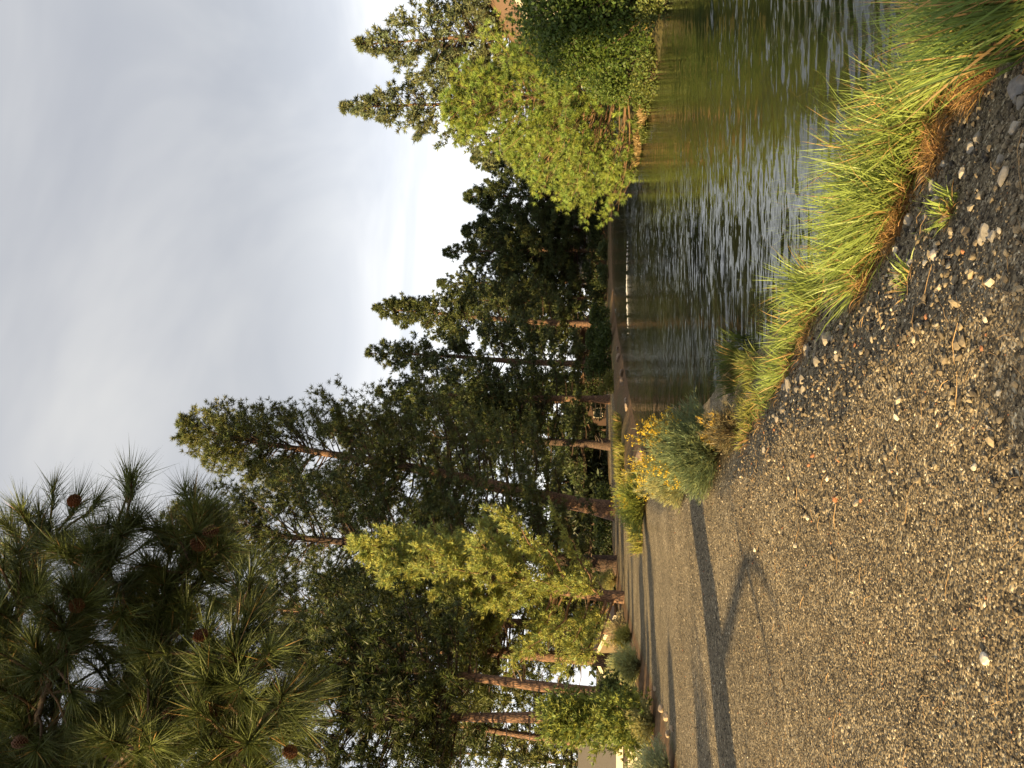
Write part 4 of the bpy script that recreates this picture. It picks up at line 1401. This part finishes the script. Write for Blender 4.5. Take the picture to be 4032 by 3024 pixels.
    for k, b in enumerate(boughs):
        tz = b[0][2] + rng.uniform(-0.5, 0.4)
        th_ = np.clip((tz - zb) / H, 0, 1)
        st_ = np.array([np.interp(th_, t, ax[:, i]) for i in range(3)]) + O
        f0 = np.array(b[0])
        m1 = st_ * 0.6 + f0 * 0.4 + np.array([0, 0, 0.35])
        P = spline([tuple(st_), tuple(m1)] + b, 34)
        Lb = np.linalg.norm(np.diff(P, axis=0), axis=1).sum()
        q = np.linspace(0, 1, len(P))
        P = P + (rng.normal(size=P.shape) * 0.018) * np.minimum(1, 4 * q * (1 - q))[:, None]
        V, Q = tube(P, 0.055 * (1 - q) ** 0.9 + 0.010, 8)
        o = mesh_obj('bough', V - O, Q, M_TWIG, root, np.tile((0.17, 0.13, 0.10), (len(V), 1)), True)
        tw = feed(P, Lb * (0.45 if k < 11 else 0.55), 0.031)
        tw.build('twigs', M_TWIG, o, True, O)
    for b in side:
        P = spline(b, 9)
        q = np.linspace(0, 1, len(P))
        V, Q = tube(P, 0.016 * (1 - q) + 0.007, 7)
        o = mesh_obj('bough', V - O, Q, M_TWIG, root, np.tile((0.21, 0.14, 0.09), (len(V), 1)), True)
        tw = feed(P, 0.03, 0.055)
        tw.build('twigs', M_TWIG, o, True, O)
    TC, TD = np.array(TC), unit(np.array(TD))
    # needle brushes: needles leave the last stretch of the twig
    n = 110
    m = len(TC)
    C = np.repeat(TC, n, 0) + np.repeat(TD, n, 0) * rng.uniform(-0.05, 0.10, (m * n, 1))
    D = unit(np.repeat(TD, n, 0) * rng.uniform(0.45, 1.2, (m * n, 1)) + unit(rng.normal(size=(m * n, 3))) * 0.62)
    ln = 0.235 * rng.uniform(0.7, 1.15, (m * n, 1)) * np.repeat(rng.uniform(0.8, 1.15, (m, 1)), n, 0)
    sdv = unit(np.cross(D, unit(rng.normal(size=(m * n, 3)))))
    w = 0.0027
    tp = C + D * ln + np.array([0, 0, -0.035])
    V = np.stack([C - sdv * w, C + sdv * w, tp], 1).reshape(-1, 3)
    Q = np.arange(m * n * 3).reshape(-1, 3)
    tv = np.repeat(rng.uniform(0.6, 1.3, (m, 1)), n, 0) * rng.uniform(0.75, 1.25, (m * n, 1))
    c = np.array((0.105, 0.130, 0.036)) * tv
    old = rng.uniform(size=m * n) < 0.035
    c[old] = np.array((0.36, 0.21, 0.07)) * tv[old]
    o = mesh_obj('needles', V - O, Q, M_NEEDLE, root, np.repeat(c, 3, 0))
    tag(o, kind='stuff')
    # low dead limb with bare forks, left of the picture: its shadow lies across the path
    A = np.array((-6.39, 3.96, 1.99))
    dl = None
    for P_, r_ in (([(-7.4, 6.9, 1.65), (-7.2, 5.9, 1.75), (-6.85, 4.9, 1.9), tuple(A)], (0.075, 0.045)),
                   ([tuple(A), (-6.75, 3.4, 1.92), (-7.14, 2.86, 1.83)], (0.045, 0.015)),
                   ([tuple(A), (-6.42, 3.2, 2.05), (-6.6, 2.53, 1.99)], (0.05, 0.02)),
                   ([tuple(A), (-6.3, 4.2, 2.1), (-6.1, 4.6, 2.25)], (0.035, 0.012))):
        P = spline(P_, 9)
        V, Q = tube(P, np.linspace(r_[0], r_[1], 9), 7)
        o = mesh_obj('dead_limb' if dl is None else 'fork', V - O, Q, M_BARKD, dl or root, None, True)
        dl = dl or o
    # thin dead twigs low on the trunk
    for k in range(9):
        z0 = rng.uniform(0.7, 3.4)
        az = rng.uniform(-2.6, 0.4)
        lb = rng.uniform(0.7, 1.7)
        p0 = np.array([0, 0, z0])
        p1 = p0 + np.array([math.cos(az), math.sin(az), rng.uniform(-0.1, 0.5)]) * lb
        V, Q = tube(spline([p0, 0.5 * (p0 + p1) + rng.normal(size=3) * 0.08, p1], 6), np.linspace(0.03, 0.008, 6), 5)
        mesh_obj('dead_limb', V, Q, M_BARKD, root, None, True)
    # crown above the picture
    TC2, TD2 = [], []
    br = Batch()
    for k in range(70):
        s = rng.uniform(0, 1)
        tt = 0.42 + 0.57 * s
        p0 = np.array([np.interp(tt, t, ax[:, i]) for i in range(3)])
        az = rng.uniform(0, 6.28)
        lb = 4.2 * (1 - s) ** 0.7 * rng.uniform(0.6, 1.1) + 0.4
        hd = np.array([math.cos(az), math.sin(az), 0.15 + 0.5 * s])
        p1 = p0 + hd * lb
        V, Q = tube(np.stack([p0, 0.5 * (p0 + p1), p1]), [0.05, 0.035, 0.012], 4)
        br.add(V, Q, (0.15, 0.11, 0.08))
        for _ in range(int(6 + lb * 5)):
            u = rng.uniform(0.3, 1.05)
            TC2.append(p0 + hd * lb * u + rng.normal(size=3) * 0.28)
            TD2.append(hd + rng.normal(size=3) * 0.4)
    br.build('branches', M_TWIG, root)['kind'] = 'stuff'
    V, Q, c = tufts(rng, np.array(TC2), np.array(TD2), 14, 0.3, 0.03, 0.6, (0.08, 0.1, 0.03))
    mesh_obj('crown', V, Q, M_NEEDLE, root, c)
    # cones: overlapping scales round an egg-shaped core
    sv = Batch()
    Lc, Rc = 0.105, 0.036
    tt = np.linspace(0, 1, 8)
    pr = Rc * 0.62 * np.sin(np.pi * np.clip(tt * 0.93 + 0.05, 0, 1)) ** 0.7
    V, Q = tube(np.stack([0 * tt, 0 * tt, -Lc * tt], 1), pr, 8)
    sv.add(V, Q, (0.08, 0.035, 0.018))
    for i in range(78):
        f = (i + 0.5) / 78
        an = i * 2.39996
        rr_ = Rc * math.sin(math.pi * min(1, f * 0.93 + 0.05)) ** 0.7
        c = np.array([math.cos(an) * rr_ * 0.55, math.sin(an) * rr_ * 0.55, -Lc * f + 0.004])
        od = np.array([math.cos(an), math.sin(an), 0.0])
        sdw = np.array([-od[1], od[0], 0])
        tipc = c + od * (rr_ * 0.62 + 0.004) + np.array([0, 0, -0.008])
        hw = 0.0105
        V = np.array([c - sdw * hw * 0.5, c + sdw * hw * 0.5, tipc + sdw * hw + (0, 0, 0.002), tipc - sdw * hw + (0, 0, 0.002), tipc + od * 0.004 + np.array([0, 0, 0.004]), 0.5 * (c + tipc) + np.array([0, 0, 0.007])])
        F = np.array([(0, 1, 5), (1, 2, 5), (2, 4, 5), (4, 3, 5), (3, 0, 5), (0, 3, 1), (1, 3, 2), (2, 3, 4)])
        cc = np.array([(0.13, 0.06, 0.03)] * 2 + [(0.19, 0.095, 0.05)] * 3 + [(0.12, 0.055, 0.028)])
        sv.add(V, F, cc)
    proto = sv.build('pine_cone', M_CONE, root)
    me = proto.data
    spots = [(-1.15, 4.01, 4.13, 1.05), (-1.1, 4.11, 4.24, 1.0), (-1.23, 4.01, 4.24, 0.7), (-0.65, 4.24, 4.3, 0.8), (-0.83, 4.2, 3.58, 0.9), (-0.79, 4.24, 3.54, 0.9), (-1.28, 3.97, 3.45, 0.85), (-1.72, 4.01, 3.69, 1.0), (-1.66, 3.97, 3.62, 1.0), (-1.87, 4.01, 4.46, 1.0), (-1.36, 3.97, 3.27, 0.8), (-1.77, 3.87, 2.95, 0.8), (-1.58, 3.92, 3.34, 0.7)]
    for i, (x_, y_, z_, s_) in enumerate(spots):
        o = proto if i == 0 else proto.copy()
        if i:
            COL.objects.link(o)
            o.parent = root
        o.location = np.array([x_, y_, z_ + 0.05]) - O
        o.scale = (s_ * rng.uniform(0.7, 0.95),) * 3
        o.rotation_euler = (rng.uniform(-0.9, 0.9), rng.uniform(-0.9, 0.9), rng.uniform(0, 6.28))
    return root


near_pine()


# unseen pine added for the corner shade; sagebrush whose shadow lies across the path
pine('pine_tree', 'unseen pine added behind the camera so its crown shades the near right corner', -8.45, -7.8, 8.4, 2.5, 0.34, 611, col=(0.055, 0.07, 0.022), n_br=170, tuft_len=0.3, tuft_w=0.06, tuft_n=16, r0=0.16, dens=1.8)
brush('sagebrush', 'sagebrush just off the left edge that shades the berm', -7.7, 9.5, 1.5, 2.3, 613, (0.18, 0.2, 0.11), stems=900, tip=(0.24, 0.27, 0.15), width=0.008, group=GRV)


# ------------------------------------------------------------------ houses
M_TRIM = plain_mat('cream_trim', (0.66, 0.58, 0.42), 0.6, 0.08)
M_GLASS = plain_mat('window_glass', (0.03, 0.035, 0.04), 0.06, 0.1, spec=0.6, bump=0.0)
M_ROOF1 = plain_mat('grey_shingle_roof', (0.13, 0.115, 0.095), 0.9, 0.3, 14)
M_ROOF2 = plain_mat('brown_shake_roof', (0.20, 0.125, 0.075), 0.9, 0.35, 12)
M_WALL1 = plain_mat('cream_wall', (0.62, 0.55, 0.42), 0.8, 0.08)
M_WALL2 = plain_mat('brown_wall', (0.075, 0.045, 0.03), 0.85, 0.2)
M_WALL3 = plain_mat('tan_wall', (0.22, 0.165, 0.10), 0.85, 0.12)


def house(label, x, y, zb, w, d, eave, ridge, wallm, roofm, gable_x=False, windows=(), over=0.5, rotz=0.0, chimney=False, trim=None):
    trim = trim or M_TRIM
    """footprint w (x) by d (y), centred on x and starting at y; ridge along x, or along y when gable_x"""
    root = empty('house', (x, y, zb))
    root.rotation_euler = (0, 0, rotz)
    tag(root, label, 'house')
    b = Batch()
    hw = w / 2
    box(b, (-hw, 0, 0), (hw, d, eave))
    if gable_x:
        b.add([(-hw, 0, eave), (hw, 0, eave), (0, 0, ridge), (-hw, d, eave), (hw, d, eave), (0, d, ridge)], [(0, 1, 2), (5, 4, 3)])
    else:
        b.add([(-hw, 0, eave), (-hw, d, eave), (-hw, d / 2, ridge), (hw, 0, eave), (hw, d, eave), (hw, d / 2, ridge)], [(2, 1, 0), (3, 4, 5)])
    b.build('wall', wallm, root)
    r = Batch()
    th = 0.16
    if gable_x:
        sl = (ridge - eave) / hw
        for s in (-1, 1):
            e0 = (s * (hw + over), eave - sl * over + 0.03)
            V = []
            for yy in (-over, d + over):
                V += [(0, yy, ridge + 0.03), (e0[0], yy, e0[1]), (e0[0], yy, e0[1] + th), (0, yy, ridge + 0.03 + th)]
            r.add(V, [(0, 1, 2, 3), (7, 6, 5, 4), (0, 4, 5, 1), (1, 5, 6, 2), (2, 6, 7, 3)])
    else:
        sl = (ridge - eave) / (d / 2)
        for s in (-1, 1):
            ye = d / 2 + s * (d / 2 + over)
            ze = eave - sl * over + 0.03
            V = []
            for xx in (-hw - over, hw + over):
                V += [(xx, d / 2, ridge + 0.03), (xx, ye, ze), (xx, ye, ze + th), (xx, d / 2, ridge + 0.03 + th)]
            r.add(V, [(0, 1, 2, 3), (7, 6, 5, 4), (0, 4, 5, 1), (1, 5, 6, 2), (2, 6, 7, 3)])
    ro = r.build('roof', roofm, root)
    f = Batch()
    if gable_x:
        for s in (-1, 1):
            p0 = np.array((0, -over - 0.03, ridge + 0.03))
            p1 = np.array((s * (hw + over), -over - 0.03, eave - sl * over + 0.03))
            f.add([p0 - (0, 0, 0.12), p1 - (0, 0, 0.12), p1 + (0, 0, 0.2), p0 + (0, 0, 0.2), p0 + (0, 0.025, -0.12), p1 + (0, 0.025, -0.12), p1 + (0, 0.025, 0.2), p0 + (0, 0.025, 0.2)],
                  [(0, 1, 2, 3), (7, 6, 5, 4), (0, 4, 5, 1), (3, 2, 6, 7)])
    else:
        box(f, (-hw - over, -over - 0.035, eave - sl * over - 0.08), (hw + over, -over - 0.005, eave - sl * over + 0.22))
    f.build('fascia', trim, ro)
    if chimney:
        c = Batch()
        box(c, (hw * 0.3, d * 0.45, ridge - 0.6), (hw * 0.3 + 0.6, d * 0.45 + 0.6, ridge + 0.9))
        c.build('chimney', M_WALL2, ro)
    for (wx, wz, ww, wh) in windows:
        fr = Batch()
        t_ = 0.09
        for (a0, a1, c0, c1) in ((wx - ww / 2, wx + ww / 2, wz, wz + t_), (wx - ww / 2, wx + ww / 2, wz + wh - t_, wz + wh), (wx - ww / 2, wx - ww / 2 + t_, wz + t_, wz + wh - t_), (wx + ww / 2 - t_, wx + ww / 2, wz + t_, wz + wh - t_)):
            box(fr, (a0, -0.06, c0), (a1, 0.02, c1))
        wo = fr.build('window', M_TRIM, root)
        p = Batch()
        box(p, (wx - ww / 2 + t_, -0.03, wz + t_), (wx + ww / 2 - t_, -0.012, wz + wh - t_))
        p.build('pane', M_GLASS, wo)
    return root


house('cream house with low beige roof below the left edge of the picture', -24.0, 38.5, -3.2, 14.5, 8.0, 3.75, 5.4, M_WALL1, M_ROOF1, windows=((2.5, 1.1, 1.4, 1.2), (-2, 1.1, 1.4, 1.2)))
house('house with cream gable seen low between reddish trunks, left of the juniper', -25.5, 78, -3.2, 7.0, 8.0, 3.0, 4.7, M_WALL3, M_ROOF2, True, windows=((0, 1.0, 1.5, 1.2),))
house('tan shed wall between the trunks at the path bend', -18.0, 98, -2.8, 9.0, 6.0, 4.4, 5.8, M_WALL3, M_ROOF2, trim=M_ROOF2)
house('brown house with white gable and pale windows behind the dark shrubs', 5.4, 126, -0.6, 9.0, 9.0, 3.3, 5.6, M_WALL2, M_ROOF2, True, windows=((-2.2, 0.9, 1.5, 1.5), (2.0, 0.9, 1.5, 1.5), (0, 3.5, 1.0, 0.9)), trim=M_ROOF2)
house('dark brown house with white-framed windows at the end of the path', -1.5, 130, -0.6, 10.0, 8.0, 3.2, 5.2, M_WALL2, M_ROOF2, True, windows=((-3.0, 1.0, 1.6, 1.4), (0, 1.0, 1.6, 1.4), (3.0, 1.0, 1.6, 1.4)), trim=M_ROOF2)
house('house with a tan shingle roof glimpsed through the far shore pines', 20.5, 128, -0.4, 9.0, 8.0, 2.7, 5.2, M_WALL3, M_ROOF1, windows=((-2.6, 0.9, 1.2, 1.2), (0, 0.9, 1.2, 1.2), (2.6, 0.9, 1.2, 1.2)), trim=M_ROOF2)
house('house with brown shake roof and cream trim above the leafy shrub at the right', 25.9, 47, 0.4, 11.8, 9.0, 4.5, 8.1, M_WALL1, M_ROOF2, True, windows=((-4.2, 2.0, 1.3, 1.4), (-1.5, 2.0, 1.3, 1.4)), over=0.9)

# wooden fence on the far shore: posts and boards
M_FENCE = plain_mat('weathered_fence_wood', (0.30, 0.17, 0.085), 0.85, 0.3, 9)
fz = gz(17, 118)
fence = empty('fence', (13.5, 119.5, fz))
tag(fence, 'low brown wooden fence under the pines on the far shore', 'fence')
pm = Batch()
box(pm, (-0.06, -0.06, -0.2), (0.06, 0.06, 1.25))
pm_me = None
bm_me = None
for k in range(6):
    if pm_me is None:
        po = pm.build('post', M_FENCE, fence)
        pm_me = po.data
    else:
        po = bpy.data.objects.new('post', pm_me)
        COL.objects.link(po)
        po.parent = fence
    po.location = (k * 2.0, 0, 0)
    if k < 5:
        for q in range(4):
            if bm_me is None:
                bb = Batch()
                box(bb, (0.065, -0.02, 0), (1.935, 0.02, 0.22))
                bo = bb.build('board', M_FENCE, fence)
                bm_me = bo.data
            else:
                bo = bpy.data.objects.new('board', bm_me)
                COL.objects.link(bo)
                bo.parent = fence
            bo.location = (k * 2.0, 0, 0.1 + q * 0.28)

# foam streak where the current breaks over a shallow bar
M_FOAM = plain_mat('river_foam', (0.80, 0.78, 0.72), 0.6, 0.1, 20)
rng_f = np.random.RandomState(8)
fb = Batch()
path = spline([(3.4, 50.5, 0), (5.0, 52.0, 0), (6.2, 52.8, 0), (7.6, 52.6, 0), (8.6, 51.5, 0)], 26)
for p in path:
    for q in range(3):
        c = p + rng_f.normal(size=3) * np.array([0.22, 0.16, 0])
        rr_ = rng_f.uniform(0.02, 0.085) * (0.4 + 0.6 * math.sin(math.pi * (p[0] - 3.2) / 5.6) ** 2)
        a = np.linspace(0, 6.283, 7)[:-1]
        V = np.stack([c[0] + rr_ * 2.4 * np.cos(a), c[1] + rr_ * np.sin(a), np.full(6, -0.452)], 1)
        V = np.concatenate([V, [[c[0], c[1], -0.45 + rr_ * 0.45]]])
        fb.add(V, [(i, (i + 1) % 6, 6) for i in range(6)])
tag(fb.build('foam_streak', M_FOAM, None, True), label='thin white foam streak on the river below the far pines', kind='stuff')
